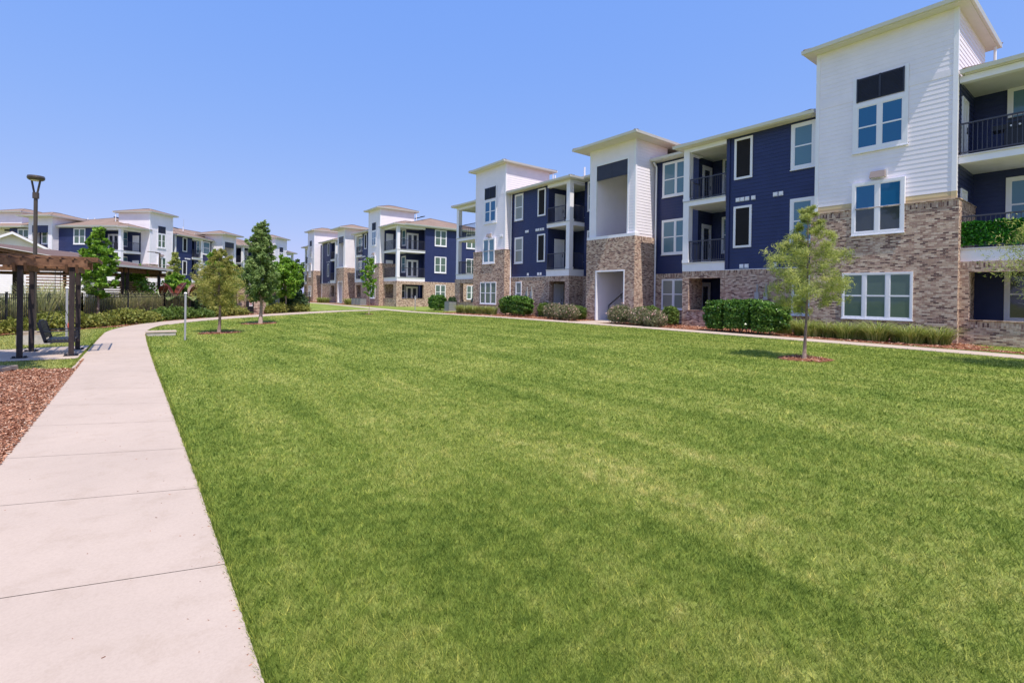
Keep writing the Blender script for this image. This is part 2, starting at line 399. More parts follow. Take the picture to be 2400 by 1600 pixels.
mulch('mulch_bed', [(19.6, 20.05), (23.8, 20.05), (22.9, 34), (18.9, 34), (18.45, 31.5), (19.0, 27.5), (19.35, 24)])
mulch('mulch_bed', [(-7.0, 22.5), (-4.6, 23.6), (-3.8, 25.6), (-2.2, 27.3), (-1.3, 28.4), (-.62, 28.9), (.25, 31.6), (1.0, 33.1), (2.3, 35.0), (4.0, 36.8), (6.8, 38.6), (10.3, 39.9), (11.0, 41.6), (6.8, 41.5), (3.0, 40.6), (-2.3, 34.6), (-6.6, 26.5), (-9, 23)])
mulch('mulch_bed', [(20.6, 57), (20.3, 61), (20.4, 67.9), (23.4, 67.9), (23.4, 55.2), (20.4, 55.0)])
mulch('mulch_bed', [(21.0, 70.5), (21.0, 86), (23.2, 86), (23.2, 70.5)])
gravel_poly = np.array([(-2.3, 14.55), (-1.95, 14.4), (-2.9, 12.6), (-4.2, 10.2), (-6, 11), (-6, 15.2), (-3.2, 15.0)])
for (cx, cy, r_) in ((12.86, 5.06, .62), (2.64, 23.2, .75), (5.11, 28.36, .85), (12.65, 32.7, .3)):
    mulch('tree_ring', [(cx+r_*math.cos(a)*(1+.12*math.sin(3*a+cx)), cy+r_*math.sin(a)*(1+.1*math.cos(2*a))) for a in np.linspace(0, 2*math.pi, 22)[:-1]])

def inpoly(P, x, y):
    r = np.zeros(len(x), bool); n = len(P); j = n-1
    for i in range(n):
        xi, yi = P[i]; xj, yj = P[j]
        if yi != yj:
            r ^= ((yi > y) != (yj > y)) & (x < (xj-xi)*(y-yi)/(yj-yi)+xi)
        j = i
    return r

CAM = np.array([0, 0, 1.4]); YAW = 6.53258136e-01
def wedge(n, r0, r1, half=50, centre=math.degrees(YAW), p=0.0):
    u = rng.random(n); r = np.sqrt(r0*r0+u*(r1*r1-r0*r0)) if p == 0 else r0*(r1/r0)**u
    a = R(centre)+(rng.random(n)*2-1)*R(half)
    return r*np.sin(a), r*np.cos(a)

# buildings' footprints are kept free of grass too
MASKS += [np.array([(22.0, -20), (60, -20), (60, 38), (22.0, 38)]), gravel_poly]
def grass():
    V = []; U = []
    for rep_ in range(1):
        n = 1050000; u_ = rng.random(n); r = 1.2*(44/1.2)**(u_**.92); a_ = YAW+(rng.random(n)*2-1)*R(53); x = r*np.sin(a_); y = r*np.cos(a_)
        h = .036+.0002*r; w = .0045*(r/3)**.88
        # stand in loose tufts so that the turf is uneven
        k = np.zeros(n, bool)
        for P in MASKS:
            lo = P.min(0); hi = P.max(0); c = (x > lo[0]) & (x < hi[0]) & (y > lo[1]) & (y < hi[1])
            if c.any():
                ii = np.where(c)[0]; k[ii] |= inpoly(P, x[ii], y[ii])
        x = x[~k]; y = y[~k]; h = h[~k]; w = w[~k]; n = len(x)
        hh = h*(.45+1.0*rng.random(n)); ww = w*(.6+.8*rng.random(n)); a = rng.random(n)*2*math.pi
        la = rng.random(n)*2*math.pi; ll = hh*(.3+.9*rng.random(n))
        z = gz(x, y)-.004
        ca, sa = np.cos(a)*ww/2, np.sin(a)*ww/2
        b0 = np.stack([x-ca, y-sa, z], 1); b1 = np.stack([x+ca, y+sa, z], 1); tp = np.stack([x+np.cos(la)*ll, y+np.sin(la)*ll, z+hh], 1)
        cs_ = .02*2**np.floor(np.log2(w/.0045)+rng.random(n)*.8); hsh = np.sin(np.floor(x/cs_)*127.1+np.floor(y/cs_)*311.7)*43758.5453; hsh = hsh-np.floor(hsh)
        V.append(np.stack([b0, b1, tp], 1).reshape(-1, 3)); U.append(np.clip(.40*hsh+.60*rng.random(n), 0, 1))
    o = np_mesh('grass', np.vstack(V), 3, 'grass_blade', np.concatenate(U)); tag(o, kind='stuff', label='short mown green lawn grass', cat='grass')
grass()
def edge_tufts():
    # longer blades leaning over the edges of the paths
    V = []; U = []
    for line, sgn, a0, a1 in ((pr, 1, 0, 30), (pl, -1, 14, 25)):
        P = arc_sample([p for p in line if a0 <= p[1] <= a1], 9000); n = len(P)
        x = P[:, 0]+sgn*(.004+.05*rng.random(n)**2); y = P[:, 1]+rng.normal(0, .01, n)
        h = .03+.035*rng.random(n); a = rng.random(n)*6.28; w = .0022+.0002*y
        ll = .02+.03*rng.random(n); z = gz(x, y)
        b0 = np.stack([x-np.cos(a)*w, y-np.sin(a)*w, z], 1); b1 = np.stack([x+np.cos(a)*w, y+np.sin(a)*w, z], 1)
        tp = np.stack([x-sgn*ll*rng.random(n)*.8, y+rng.normal(0, .02, n), z+h], 1)
        V.append(np.stack([b0, b1, tp], 1).reshape(-1, 3)); U.append(rng.random(n))
    tag(np_mesh('edge_grass', np.vstack(V), 3, 'grass_blade', np.concatenate(U)), kind='stuff', label='grass fringe leaning over the path edges', cat='grass')
edge_tufts()
def litter():
    n = 420; y = 1.5+rng.random(n)**1.5*22; e = rng.random(n)**5; side = rng.random(n) < .6
    x = np.where(side, .42-e*.75, -1.05+e*.5); s_ = .003+.005*rng.random(n); a = rng.random(n)*6.28; z = gz(x, y)+.022
    c = np.stack([x, y, z], 1); u = np.stack([np.cos(a)*s_, np.sin(a)*s_, 0*a], 1); w = np.stack([-np.sin(a)*s_*.25, np.cos(a)*s_*.25, .001+0*a], 1)
    tag(np_mesh('clippings', np.stack([c-u-w, c+u-w, c+u+w, c-u+w], 1).reshape(-1, 3), 4, 'chip', rng.random(n)*.7), kind='stuff', label='dry clippings and bark crumbs strewn on the footpath', cat='debris')
litter()

def chips():
    V = []; U = []
    for P, dens in ((BEDS[0], 0), (BEDS[1], 260), (BEDS[2], 200), (BEDS[3], 160)) + tuple((b, 300) for b in BEDS[6:]):
        lo = P.min(0); hi = P.max(0)
        if dens:
            n = int(dens*(hi-lo).prod()); x = lo[0]+rng.random(n)*(hi[0]-lo[0]); y = lo[1]+rng.random(n)*(hi[1]-lo[1]); s = .045
        else:
            n = 150000; r = 4.2+rng.random(n)**.9*11.5; x = -1.03-rng.random(n)**1.3*3.9; y = r; s = .024
        x = x+0; k = inpoly(P, x, y)
        if not dens: k |= (np.abs(x+1.03) < .05*rng.random(n))   # a few chips spill on the path
        x = x[k]; y = y[k]; n = len(x)
        L = s*(.4+1.4*rng.random(n)**2); W = L*(.15+.3*rng.random(n)); a = rng.random(n)*6.28; tl = rng.normal(0, .30, n)
        z = gz(x, y)+.014+.022*rng.random(n)
        ca, sa = np.cos(a), np.sin(a); dz = np.sin(tl)*L/2
        c = np.stack([x, y, z], 1); u = np.stack([ca*L/2, sa*L/2, dz], 1); w = np.stack([-sa*W/2, ca*W/2, rng.normal(0, .3, n)*W], 1)
        V.append(np.stack([c-u-w, c+u-w, c+u+w, c-u+w], 1).reshape(-1, 3)); U.append(rng.random(n))
    tag(np_mesh('mulch', np.vstack(V), 4, 'chip', np.concatenate(U)), kind='stuff', label='reddish brown shredded bark mulch', cat='mulch')
    P = gravel_poly; n = 14000; lo = P.min(0); hi = P.max(0); x = lo[0]+rng.random(n)*(hi[0]-lo[0]); y = lo[1]+rng.random(n)*(hi[1]-lo[1]); k = inpoly(P, x, y); x = x[k]; y = y[k]; n = len(x)
    s = .015+.02*rng.random(n); z = gz(x, y)+.02; a = rng.random(n)*6.28
    V = []
    for q in range(3):
        th = [a+q*2.1+i*1.57 for i in range(4)]
        V.append(np.stack([np.stack([x+np.cos(t_)*s, y+np.sin(t_)*s, z+np.cos(t_+q)*s*.7+.01], 1) for t_ in th], 1).reshape(-1, 3))
    tag(np_mesh('gravel', np.vstack(V), 4, 'gravel', np.tile(rng.random(n), 3)), kind='stuff', label='grey river gravel beside the mulch', cat='gravel')
chips()
mb = MB()
for p, q in (((-2.0, 14.35), (-3.0, 12.4)), ((-3.02, 12.36), (-4.3, 10.1)), ((-2.0, 14.4), (-3.4, 14.9))):
    mb.bar((*p, -.26), (*q, -.26), .05, .12, 'edging')
tag(mb.build('garden_edging', loc=(-2, 14.35, -.3)), 'weathered timber edging between the grey gravel and the mulch', 'edging')

# ------------------------------------------------------------------ frames for buildings
class Frame:
    """d = depth into the building, t = along the front, z = height; origin where the front plane starts"""
    def __init__(s, O, a, m=1, dz=0):
        s.O = Vector((O[0], O[1], 0)); s.D = Vector((math.cos(a), -math.sin(a), 0)); s.S = Vector((math.sin(a), math.cos(a), 0))*m; s.dz = dz
        s.org = s.O.copy()
    def p(s, d, t, z): return s.O+s.D*d+s.S*t+Vector((0, 0, z+s.dz))
def f_box(mb, fr, d0, d1, t0, t1, z0, z1, mat):
    uv = None
    c = [(d0,t0,z0),(d1,t0,z0),(d1,t1,z0),(d0,t1,z0),(d0,t0,z1),(d1,t0,z1),(d1,t1,z1),(d0,t1,z1)]
    P = [fr.p(*q) for q in c]; i = len(mb.v); mb.v += [tuple(q) for q in P]
    for q, ax in (((0,3,2,1),'z'),((4,5,6,7),'z'),((0,1,5,4),'d'),((1,2,6,5),'t'),((2,3,7,6),'d'),((3,0,4,7),'t')):
        mb.f.append(tuple(i+k for k in q)); mb.m.append(mb.mi(mat))
        for k in q:
            d, t, z = c[k]; mb.uv.append({'z': (d, t), 'd': (d+7.3, z), 't': (t, z)}[ax])
def brick_box(mb, fr, d0, d1, t0, t1, z0, z1, top=True):
    """brick wall with a soldier course along its top"""
    zz = z1-.21 if top else z1
    f_box(mb, fr, d0, d1, t0, t1, z0, zz, 'brick')
    if top:
        k = len(mb.uv); f_box(mb, fr, d0-.003, d1+.003, t0-.003, t1+.003, zz, z1, 'brick')
        for i in range(k, len(mb.uv)):
            u, v = mb.uv[i]; mb.uv[i] = ((v-zz)*.98, u)
class Plane:
    """a wall face: kind 'f' looks out of the front (-d), 's' looks along t with sign dr; h runs along it"""
    def __init__(s, fr, kind, at, dr=-1): s.fr = fr; s.k = kind; s.at = at; s.dr = dr
    def p(s, h, z, o):
        return s.fr.p(s.at+s.dr*o, h, z) if s.k == 'f' else s.fr.p(h, s.at+s.dr*o, z)
    def box(s, mb, h0, h1, z0, z1, o0, o1, mat):
        if s.k == 'f': a, b = sorted((s.at+s.dr*o0, s.at+s.dr*o1)); f_box(mb, s.fr, a, b, h0, h1, z0, z1, mat)
        else: a, b = sorted((s.at+s.dr*o0, s.at+s.dr*o1)); f_box(mb, s.fr, h0, h1, a, b, z0, z1, mat)
LAP = .165
def siding(mb, pl, h0, h1, z0, z1, mat, lip=.0085, lap=LAP):
    if lip == .0085 and pl.k == 's': lip = .013
    if mat == 'navy_siding': lip = .013
    n = max(1, round((z1-z0)/lap)); s = (z1-z0)/n
    for k in range(n):
        a = z0+k*s; b = a+s
        mb.poly([pl.p(h0, a, lip+.004), pl.p(h1, a, lip+.004), pl.p(h1, b, .004), pl.p(h0, b, .004)], mat)
        mb.poly([pl.p(h0, a, 0), pl.p(h1, a, 0), pl.p(h1, a, lip+.004), pl.p(h0, a, lip+.004)], mat)
def root_loc(r): return Vector(r.location) if r else Vector((0,0,0))
def shift(o, parent, root):
    """geometry given in world coordinates: put it back relative to parent and its root"""
    off = Vector(parent.location)+(root_loc(root) if root is not parent else Vector((0,0,0)))
    me = o.data
    for v in me.vertices: v.co -= off
# all part meshes are written in world coordinates, then moved into the thing's space
def part(mb, name, root, parent=None, smooth=False, anchor=None):
    p = parent or root
    o = mb.build(name, None, smooth)
    rl = root_loc(root); base = rl.copy()
    if parent is not None and parent is not root: base = rl+Vector(parent.location)
    a = Vector(anchor) if anchor is not None else Vector(mb.v[0])
    o.location = a-base
    for v in o.data.vertices: v.co -= a
    o.parent = p
    return o
def window(root, pl, h0, h1, z0, z1, cols=2, rows=2, pane='pane_green', trim=.10, mull=.09, name='window', sill=True, top_pane=None, o=.012):
    mb = MB(); T = 'white_trim'; o1 = o+.028
    pl.box(mb, h0, h1, z1-trim, z1, 0, o1, T); pl.box(mb, h0, h1, z0, z0+trim, 0, o1, T)
    pl.box(mb, h0, h0+trim, z0+trim, z1-trim, 0, o1, T); pl.box(mb, h1-trim, h1, z0+trim, z1-trim, 0, o1, T)
    if sill: pl.box(mb, h0-.02, h1+.02, z0-.035, z0, 0, o1+.03, T)
    g0, g1, y0, y1 = h0+trim, h1-trim, z0+trim, z1-trim
    w = (g1-g0-mull*(cols-1))/cols; mid = (y0+y1)/2
    for c in range(cols):
        a = g0+c*(w+mull)
        if c: pl.box(mb, a-mull, a, y0, y1, 0, o1-.006, T)
        if rows == 2: pl.box(mb, a, a+w, mid-.028, mid+.028, 0, o1-.012, T)
        for (u, v, p, q) in ((a, a+.03, y0, y1), (a+w-.03, a+w, y0, y1), (a+.03, a+w-.03, y0, y0+.035), (a+.03, a+w-.03, y1-.035, y1)):
            pl.box(mb, u, v, p, q, 0, o1-.016, T)
    wn = part(mb, name, root)
    m2 = MB()
    for c in range(cols):
        a = g0+c*(w+mull)
        if rows == 2 and top_pane:
            pl.box(m2, a+.01, a+w-.01, y0+.01, mid-.001, .001, o+.001, pane); pl.box(m2, a+.01, a+w-.01, mid+.001, y1-.01, .001, o+.001, top_pane)
        else: pl.box(m2, a+.01, a+w-.01, y0+.01, y1-.01, .001, o+.001, pane)
    part(m2, 'pane', root, wn)
    return wn
def screen_window(root, pl, h0, h1, z0, z1):
    mb = MB(); t = .1
    for (a, b, c, d) in ((h0, h1, z1-t, z1), (h0, h1, z0, z0+t), (h0, h0+t, z0+t, z1-t), (h1-t, h1, z0+t, z1-t)): pl.box(mb, a, b, c, d, 0, .05, 'white_trim')
    w = part(mb, 'screen_opening', root); m2 = MB(); pl.box(m2, h0+t-.01, h1-t+.01, z0+t-.01, z1-t+.01, .001, .014, 'screen'); part(m2, 'screen', root, w)
def door(root, pl, h0, h1, z0, z1, kind='solid'):
    mb = MB(); t = .09; T = 'white_trim'
    pl.box(mb, h0, h1, z1-t, z1, 0, .04, T); pl.box(mb, h0, h0+t, z0, z1-t, 0, .04, T); pl.box(mb, h1-t, h1, z0, z1-t, 0, .04, T)
    a, b, c, d = h0+t, h1-t, z0, z1-t
    if kind == 'solid':
        pl.box(mb, a, b, c, d, .002, .018, T)
        w = (b-a)
        for (u, v) in ((.12, .44), (.56, .88)):
            for (p, q) in ((.08, .42), (.50, .94)):
                pl.box(mb, a+w*u, a+w*v, c+(d-c)*p, c+(d-c)*q, .018, .026, T)
        o = part(mb, 'door', root)
    else:
        leaves = [(a, b)] if kind == 'glass' else [(a, (a+b)/2), ((a+b)/2, b)]
        for (u, v) in leaves:
            k = .13
            pl.box(mb, u, v, c, c+.25, .002, .026, T); pl.box(mb, u, v, d-k, d, .002, .026, T); pl.box(mb, u, u+k, c+.25, d-k, .002, .026, T); pl.box(mb, v-k, v, c+.25, d-k, .002, .026, T)
        o = part(mb, 'door', root); m2 = MB()
        for (u, v) in leaves: pl.box(m2, u+.12, v-.12, c+.24, d-.12, .002, .014, 'pane_dark')
        part(m2, 'pane', root, o)
    m3 = MB(); hh = b-.07 if kind != 'french' else (a+b)/2+.05
    pl.box(m3, hh-.025, hh+.025, c+.94, c+1.16, .018, .045, 'dark_metal')
    part(m3, 'handle', root, o)
    return o
def railing(root, pl, h0, h1, z0, z1, parent=None, step=.115):
    mb = MB(); M = 'rail_metal'
    pl.box(mb, h0, h1, z1-.05, z1, -.03, .03, M); pl.box(mb, h0, h1, z0+.07, z0+.11, -.02, .02, M)
    pl.box(mb, h0, h0+.04, z0, z1-.05, -.02, .02, M); pl.box(mb, h1-.04, h1, z0, z1-.05, -.02, .02, M)
    n = max(2, int((h1-h0)/step))
    for k in range(1, n):
        h = h0+(h1-h0)*k/n; pl.box(mb, h-.009, h+.009, z0+.11, z1-.05, -.009, .009, M)
    return part(mb, 'railing', root, parent)
def hip(mb, fr, d0, d1, t0, t1, z, slope, fascia=.15, oz=.03):
    """hip roof over the rectangle with gutter and soffit"""
    w = min(d1-d0, t1-t0)/2; zr = z+fascia+w*slope; zz = z+fascia
    A = [fr.p(d0, t0, zz), fr.p(d1, t0, zz), fr.p(d1, t1, zz), fr.p(d0, t1, zz)]
    if abs((d1-d0)-(t1-t0)) < .01:
        r0 = r1 = fr.p((d0+d1)/2, (t0+t1)/2, zr)
    elif (d1-d0) < (t1-t0): r0 = fr.p((d0+d1)/2, t0+w, zr); r1 = fr.p((d0+d1)/2, t1-w, zr)
    else: r0 = fr.p(d0+w, (t0+t1)/2, zr); r1 = fr.p(d1-w, (t0+t1)/2, zr)
    if (d1-d0) < (t1-t0)-.01: fs = [(A[0], A[1], r0), (A[1], A[2], r1, r0), (A[2], A[3], r1), (A[3], A[0], r0, r1)]
    elif abs((d1-d0)-(t1-t0)) < .01: fs = [(A[k], A[(k+1) % 4], r0) for k in range(4)]
    else: fs = [(A[3], A[0], r0), (A[0], A[1], r1, r0), (A[1], A[2], r1), (A[2], A[3], r0, r1)]
    for f in fs: mb.poly(f, 'shingle')
    # ridge caps
    for k in range(4):
        r = r0 if (A[k]-r0).length < (A[k]-r1).length+.01 else r1
        mb.bar(A[k]+Vector((0,0,.01)), r+Vector((0,0,.012)), .22, .03, 'shingle')
    if (r0-r1).length > .1: mb.bar(r0+Vector((0,0,.01)), r1+Vector((0,0,.01)), .25, .03, 'shingle')
def eaves(mb, fr, d0, d1, t0, t1, z, fascia=.15, g=.11):
    e = .02
    f_box(mb, fr, d0+e, d1-e, t0+e, t1-e, z, z+.03, 'soffit')
    for (a, b, c, d) in ((d0, d0+.03, t0, t1), (d1-.03, d1, t0, t1), (d0+.03, d1-.03, t0, t0+.03), (d0+.03, d1-.03, t1-.03, t1)): f_box(mb, fr, a, b, c, d, z-.01, z+fascia-.02, 'soffit')
    # K-gutter: a sloped box outside the fascia
    G_ = 'gutter'; z1 = z+fascia; z0 = z+.02
    def gut(p0, p1, out):
        o = Vector(out)
        a0, a1 = Vector(p0), Vector(p1)
        u = Vector((0,0,1))
        q = lambda p, k, zz: p+o*k+u*zz
        mb.hexa([q(a0, .002, z0), q(a1, .002, z0), q(a1, g*.72, z0), q(a0, g*.72, z0), q(a0, .002, z1), q(a1, .002, z1), q(a1, g, z1), q(a0, g, z1)], G_)
    gz0 = fr.dz
    P = lambda d, t: fr.O+fr.D*d+fr.S*t+Vector((0,0,gz0))
    gut(P(d0, t0-g*.9), P(d0, t1+g*.9), -fr.D); gut(P(d1, t0-g*.9), P(d1, t1+g*.9), fr.D)
    gut(P(d0, t0), P(d1, t0), -fr.S); gut(P(d0, t1), P(d1, t1), fr.S)
def roof(root, fr, d0, d1, t0, t1, z, slope, name='roof', fascia=.15):
    mb = MB(); hip(mb, fr, d0-.06, d1+.06, t0-.06, t1+.06, z, slope, fascia); r = part(mb, name, root)
    m2 = MB(); eaves(m2, fr, d0, d1, t0, t1, z, fascia); part(m2, 'eaves', root, r); return r

ZB = 4.9; ZT = 11.43; ZE = 9.12; F2 = 3.25; F3 = 6.42; BT = 2.79
def tower(root, fr, t0, t1, dep=4.4, tan=False, lefts=True, wins=True, big=True, win=None, pane3='pane_blue', pane2='pane_blue', pane1='pane_green', lampsz=True, dark2=False):
    S = 'white_siding'; mb = MB()
    f_box(mb, fr, .02, dep, t0+.02, t1-.02, ZB-.1, ZT+.02, S)
    pf = Plane(fr, 'f', .02); pa = Plane(fr, 's', t0+.02, -1); pb = Plane(fr, 's', t1-.02, 1)
    zt = ZB+.3 if tan else ZB
    siding(mb, pf, t0+.1, t1-.1, zt, 9.16, S); siding(mb, pf, t0+.1, t1-.1, 9.4, ZT, S)
    pf.box(mb, t0+.1, t1-.1, 9.16, 9.4, 0, .018, S)
    for q in (pa, pb):
        siding(mb, q, .1, dep, ZB, 9.16, S); siding(mb, q, .1, dep, 9.4, ZT, S); q.box(mb, .1, dep, 9.16, 9.4, 0, .018, S)
    for a, b in ((t0-.01, t0+.12), (t1-.12, t1+.01)): f_box(mb, fr, -.01, .12, a, b, ZB, ZT, 'white_trim')
    if tan:
        siding(mb, pf, t0+.12, t1-.12, ZB, zt, 'tan_siding', lip=.012); f_box(mb, fr, -.014, .124, t0-.014, t0+.124, ZB, zt+.0, 'tan_siding')
    part(mb, 'tower', root)
    mb = MB(); brick_box(mb, fr, -.10, dep, t0-.10, t1+.10, -.6, ZB); f_box(mb, fr, -.13, dep, t0-.13, t1+.13, ZB, ZB+.035, 'brick'); part(mb, 'brick_base', root)
    c = (t0+t1)/2 if win is None else win
    k = 1 if big else .78
    pf0 = Plane(fr, 'f', 0); pbk = Plane(fr, 'f', -.10)
    if wins:
        mb = MB(); w = .745*k
        pf0.box(mb, c-w, c+w, 9.05, 9.94, 0, .028, 'dark_panel')
        for z in np.arange(9.10, 9.9, .055):
            for (a, b) in ((c-w+.05, c-.04), (c+.04, c+w-.05)):
                mb.poly([pf0.p(a, z, .05), pf0.p(b, z, .05), pf0.p(b, z+.04, .028), pf0.p(a, z+.04, .028)], 'dark_panel')
        for (a, b) in ((c-w, c-w+.05), (c-.035, c+.035), (c+w-.05, c+w)): pf0.box(mb, a, b, 9.05, 9.94, .028, .056, 'dark_panel')
        part(mb, 'louver', root)
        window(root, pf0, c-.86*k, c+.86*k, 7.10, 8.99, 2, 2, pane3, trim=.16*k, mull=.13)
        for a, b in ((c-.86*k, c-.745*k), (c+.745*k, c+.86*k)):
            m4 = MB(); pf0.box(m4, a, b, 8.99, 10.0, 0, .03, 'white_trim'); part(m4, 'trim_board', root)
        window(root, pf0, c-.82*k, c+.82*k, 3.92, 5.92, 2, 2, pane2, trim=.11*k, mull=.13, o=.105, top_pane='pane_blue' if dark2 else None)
        window(root, pbk, c-1.1*k, c+1.1*k, .74, 2.48, 3 if big else 3, 2, pane1, trim=.06, mull=.11)
        if lampsz:
            mb = MB(); h0 = c-.24; h1 = c+.24
            P = [pf0.p(h0, 5.98+.04, .03), pf0.p(h1, 6.02, .03), pf0.p(h1, 6.02, .24), pf0.p(h0, 6.02, .24), pf0.p(h0+.02, 6.3, .03), pf0.p(h1-.02, 6.3, .03), pf0.p(h1-.02, 6.27, .16), pf0.p(h0+.02, 6.27, .16)]
            mb.hexa(P, 'lamp_body'); pf0.box(mb, h0-.03, h1+.03, 6.0, 6.34, 0, .03, 'white_trim'); L = part(mb, 'wall_lamp', root)
            m2 = MB(); m2.poly([pf0.p(h0+.03, 6.015, .06), pf0.p(h1-.03, 6.015, .06), pf0.p(h1-.03, 6.015, .22), pf0.p(h0+.03, 6.015, .22)], 'lamp_glass'); part(m2, 'lens', root, L)
    roof(root, fr, -.42, dep+.42, t0-.30, t1+.30, ZT, .30, 'tower_roof')
    mb = MB(); q = fr.p(dep+.15, t0-.25, 0); mb.tube([(q.x, q.y, 9.9+fr.dz), (q.x, q.y, ZT+fr.dz)], .045, 'white_trim', 6); part(mb, 'downspout', root)
def mid(root, fr, t0, t1, dep=2.8, ZM=10.3, open_=True, panel='dark_panel'):
    S = 'white_siding'; c = (t0+t1)/2; h = min(1.18, (t1-t0)/2-.5); W = 'white_siding'; zb = 4.87
    mb = MB(); pf = Plane(fr, 'f', .0)
    # upper walls round the tall opening
    f_box(mb, fr, .02, dep, t0+.02, c-h-.02, zb, ZM+.02, S); f_box(mb, fr, .02, dep, c+h+.02, t1-.02, zb, ZM+.02, S)
    f_box(mb, fr, .02, .30, c-h-.02, c+h+.02, 9.3, ZM+.02, S); f_box(mb, fr, dep, dep+.15, t0+.02, t1-.02, zb, ZM+.02, S)
    siding(mb, pf, t0+.1, c-h-.1, zb+.17, ZM, S); siding(mb, pf, c+h+.1, t1-.1, zb+.17, ZM, S); siding(mb, pf, c-h-.1, c+h+.1, 9.42, ZM, S)
    for q in (Plane(fr, 's', t0+.02, -1), Plane(fr, 's', t1-.02, 1)): siding(mb, q, .1, dep, zb+.17, ZM, S)
    for q in (Plane(fr, 's', c-h-.02, 1), Plane(fr, 's', c+h+.02, -1)): siding(mb, q, .12, dep, zb+.1, 9.3, S, lip=.006)
    siding(mb, Plane(fr, 'f', dep), c-h, c+h, zb+.1, 9.3, S, lip=.006)
    part(mb, 'stair_tower', root)
    mb = MB()
    for a, b in ((t0-.01, t0+.12), (t1-.12, t1+.01)): f_box(mb, fr, -.01, .12, a, b, zb+.15, ZM, 'white_trim')
    for a, b in ((c-h-.10, c-h), (c+h, c+h+.10)): f_box(mb, fr, -.03, .10, a, b, zb+.17, 9.42, 'white_trim')
    f_box(mb, fr, -.03, .10, c-h, c+h, 9.3, 9.42, 'white_trim')
    f_box(mb, fr, -.12, .3, t0-.10, t1+.10, zb, zb+.17, 'white_trim')
    part(mb, 'trim_board', root)
    mb = MB(); f_box(mb, fr, .0, .06, c-h, c-.01, 8.42, 9.3, panel); f_box(mb, fr, .0, .06, c+.01, c+h, 8.42, 9.3, panel); f_box(mb, fr, .01, .05, c-.01, c+.01, 8.42, 9.3, 'dark_metal')
    part(mb, 'header_panel', root)
    mb = MB(); zo = 3.0
    brick_box(mb, fr, -.12, dep, t0-.10, c-h+.02, -.6, zo, False); brick_box(mb, fr, -.12, dep, c+h-.12, t1+.10, -.6, zo, False)
    brick_box(mb, fr, -.123, dep+.003, t0-.103, t1+.103, zo, zb)
    part(mb, 'brick_base', root)
    mb = MB()
    for a, b in ((c-h+.02, c-h+.10), (c+h-.2, c+h-.12)): f_box(mb, fr, -.14, .04, a, b, 0, zo-.09, 'white_trim')
    f_box(mb, fr, -.14, .04, c-h+.02, c+h-.12, zo-.09, zo, 'white_trim')
    f_box(mb, fr, .04, dep, c+h-.16, c+h-.121, 0, zo, S); f_box(mb, fr, .04, dep, c-h+.021, c-h+.06, 0, zo, S); f_box(mb, fr, dep-.06, dep, c-h, c+h-.1, 0, zo, S); f_box(mb, fr, .04, dep, c-h, c+h-.1, zo, zo+.1, 'soffit')
    siding(mb, Plane(fr, 's', c+h-.16, -1), .1, dep, 0, zo, S, lip=.006)
    siding(mb, Plane(fr, 'f', dep-.06), c-h+.06, c+h-.16, 0, zo, S, lip=.006)
    f_box(mb, fr, .0, dep, c-h, c+h-.1, -.1, .03, 'deck')
    part(mb, 'entry_lobby', root)
    # stair and handrail inside the lobby
    mb = MB()
    for k in range(8):
        u0 = c+.80-.27*k
        if u0-.3 > c-h+.05: f_box(mb, fr, .95, 2.1, u0-.3, u0, .17*(k+1)-.02, .17*(k+1)+.03, 'dark_metal')
    for dd in (.92, 2.1): mb.bar(fr.p(dd, c+.85, .05), fr.p(dd, c-h+.1, 1.25), .05, .22, 'dark_metal')
    part(mb, 'stair', root)
    mb = MB(); p0 = fr.p(.85, c+.83, .03); p1 = fr.p(.85, c+.83, .92); p2 = fr.p(.85, c-h+.1, 2.25)
    mb.tube([p0, p1], .035, 'dark_metal', 6); mb.tube([p1, p2], .035, 'dark_metal', 6); part(mb, 'handrail', root)
    mb = MB(); q = Plane(fr, 's', c+h-.16, -1); q.box(mb, dep-.7, dep-.5, 1.35, 1.65, .02, .06, 'grey_box'); part(mb, 'notice_plate', root)
    # the floor behind the tall opening
    mb = MB(); pr_ = Plane(fr, 'f', 1.6); railing(root, pr_, c-h+.02, c-h+.5, 4.9, 5.9)
    roof(root, fr, -.80, dep+1.2, t0-.62, t1+.62, ZM, .30, 'stair_tower_roof', .15)
def blue(root, fr, t0, t1, d=.55, z0=BT, wall_end=6, mat='navy_siding'):
    mb = MB(); f_box(mb, fr, d+.02, wall_end, t0, t1, z0-.05, ZE+.02, mat); siding(mb, Plane(fr, 'f', d+.02), t0, t1, z0, ZE, mat)
    for q in (Plane(fr, 's', t0, -1), Plane(fr, 's', t1, 1)): siding(mb, q, d+.05, wall_end, z0, ZE, mat)
    part(mb, 'siding_wall', root)
    mb = MB(); brick_box(mb, fr, d-.08, wall_end, t0-.0, t1+.0, -.6, z0); f_box(mb, fr, d-.10, d+.1, t0, t1, z0, z0+.03, 'white_trim'); part(mb, 'brick_wall', root)
def vents(root, fr, ts, z, d=.55, n=None):
    pl = Plane(fr, 'f', d+.01)
    for t_ in ts:
        mb = MB(); s = .095
        pl.box(mb, t_-s, t_+s, z-s, z+s, 0, .025, 'white_trim'); pl.box(mb, t_-s+.03, t_+s-.03, z-s+.03, z+s-.03, .025, .04, 'white_trim'); pl.box(mb, t_-s+.02, t_+s-.02, z-s-.01, z-s+.015, .02, .05, 'grey_box')
        part(mb, 'vent_cover', root)
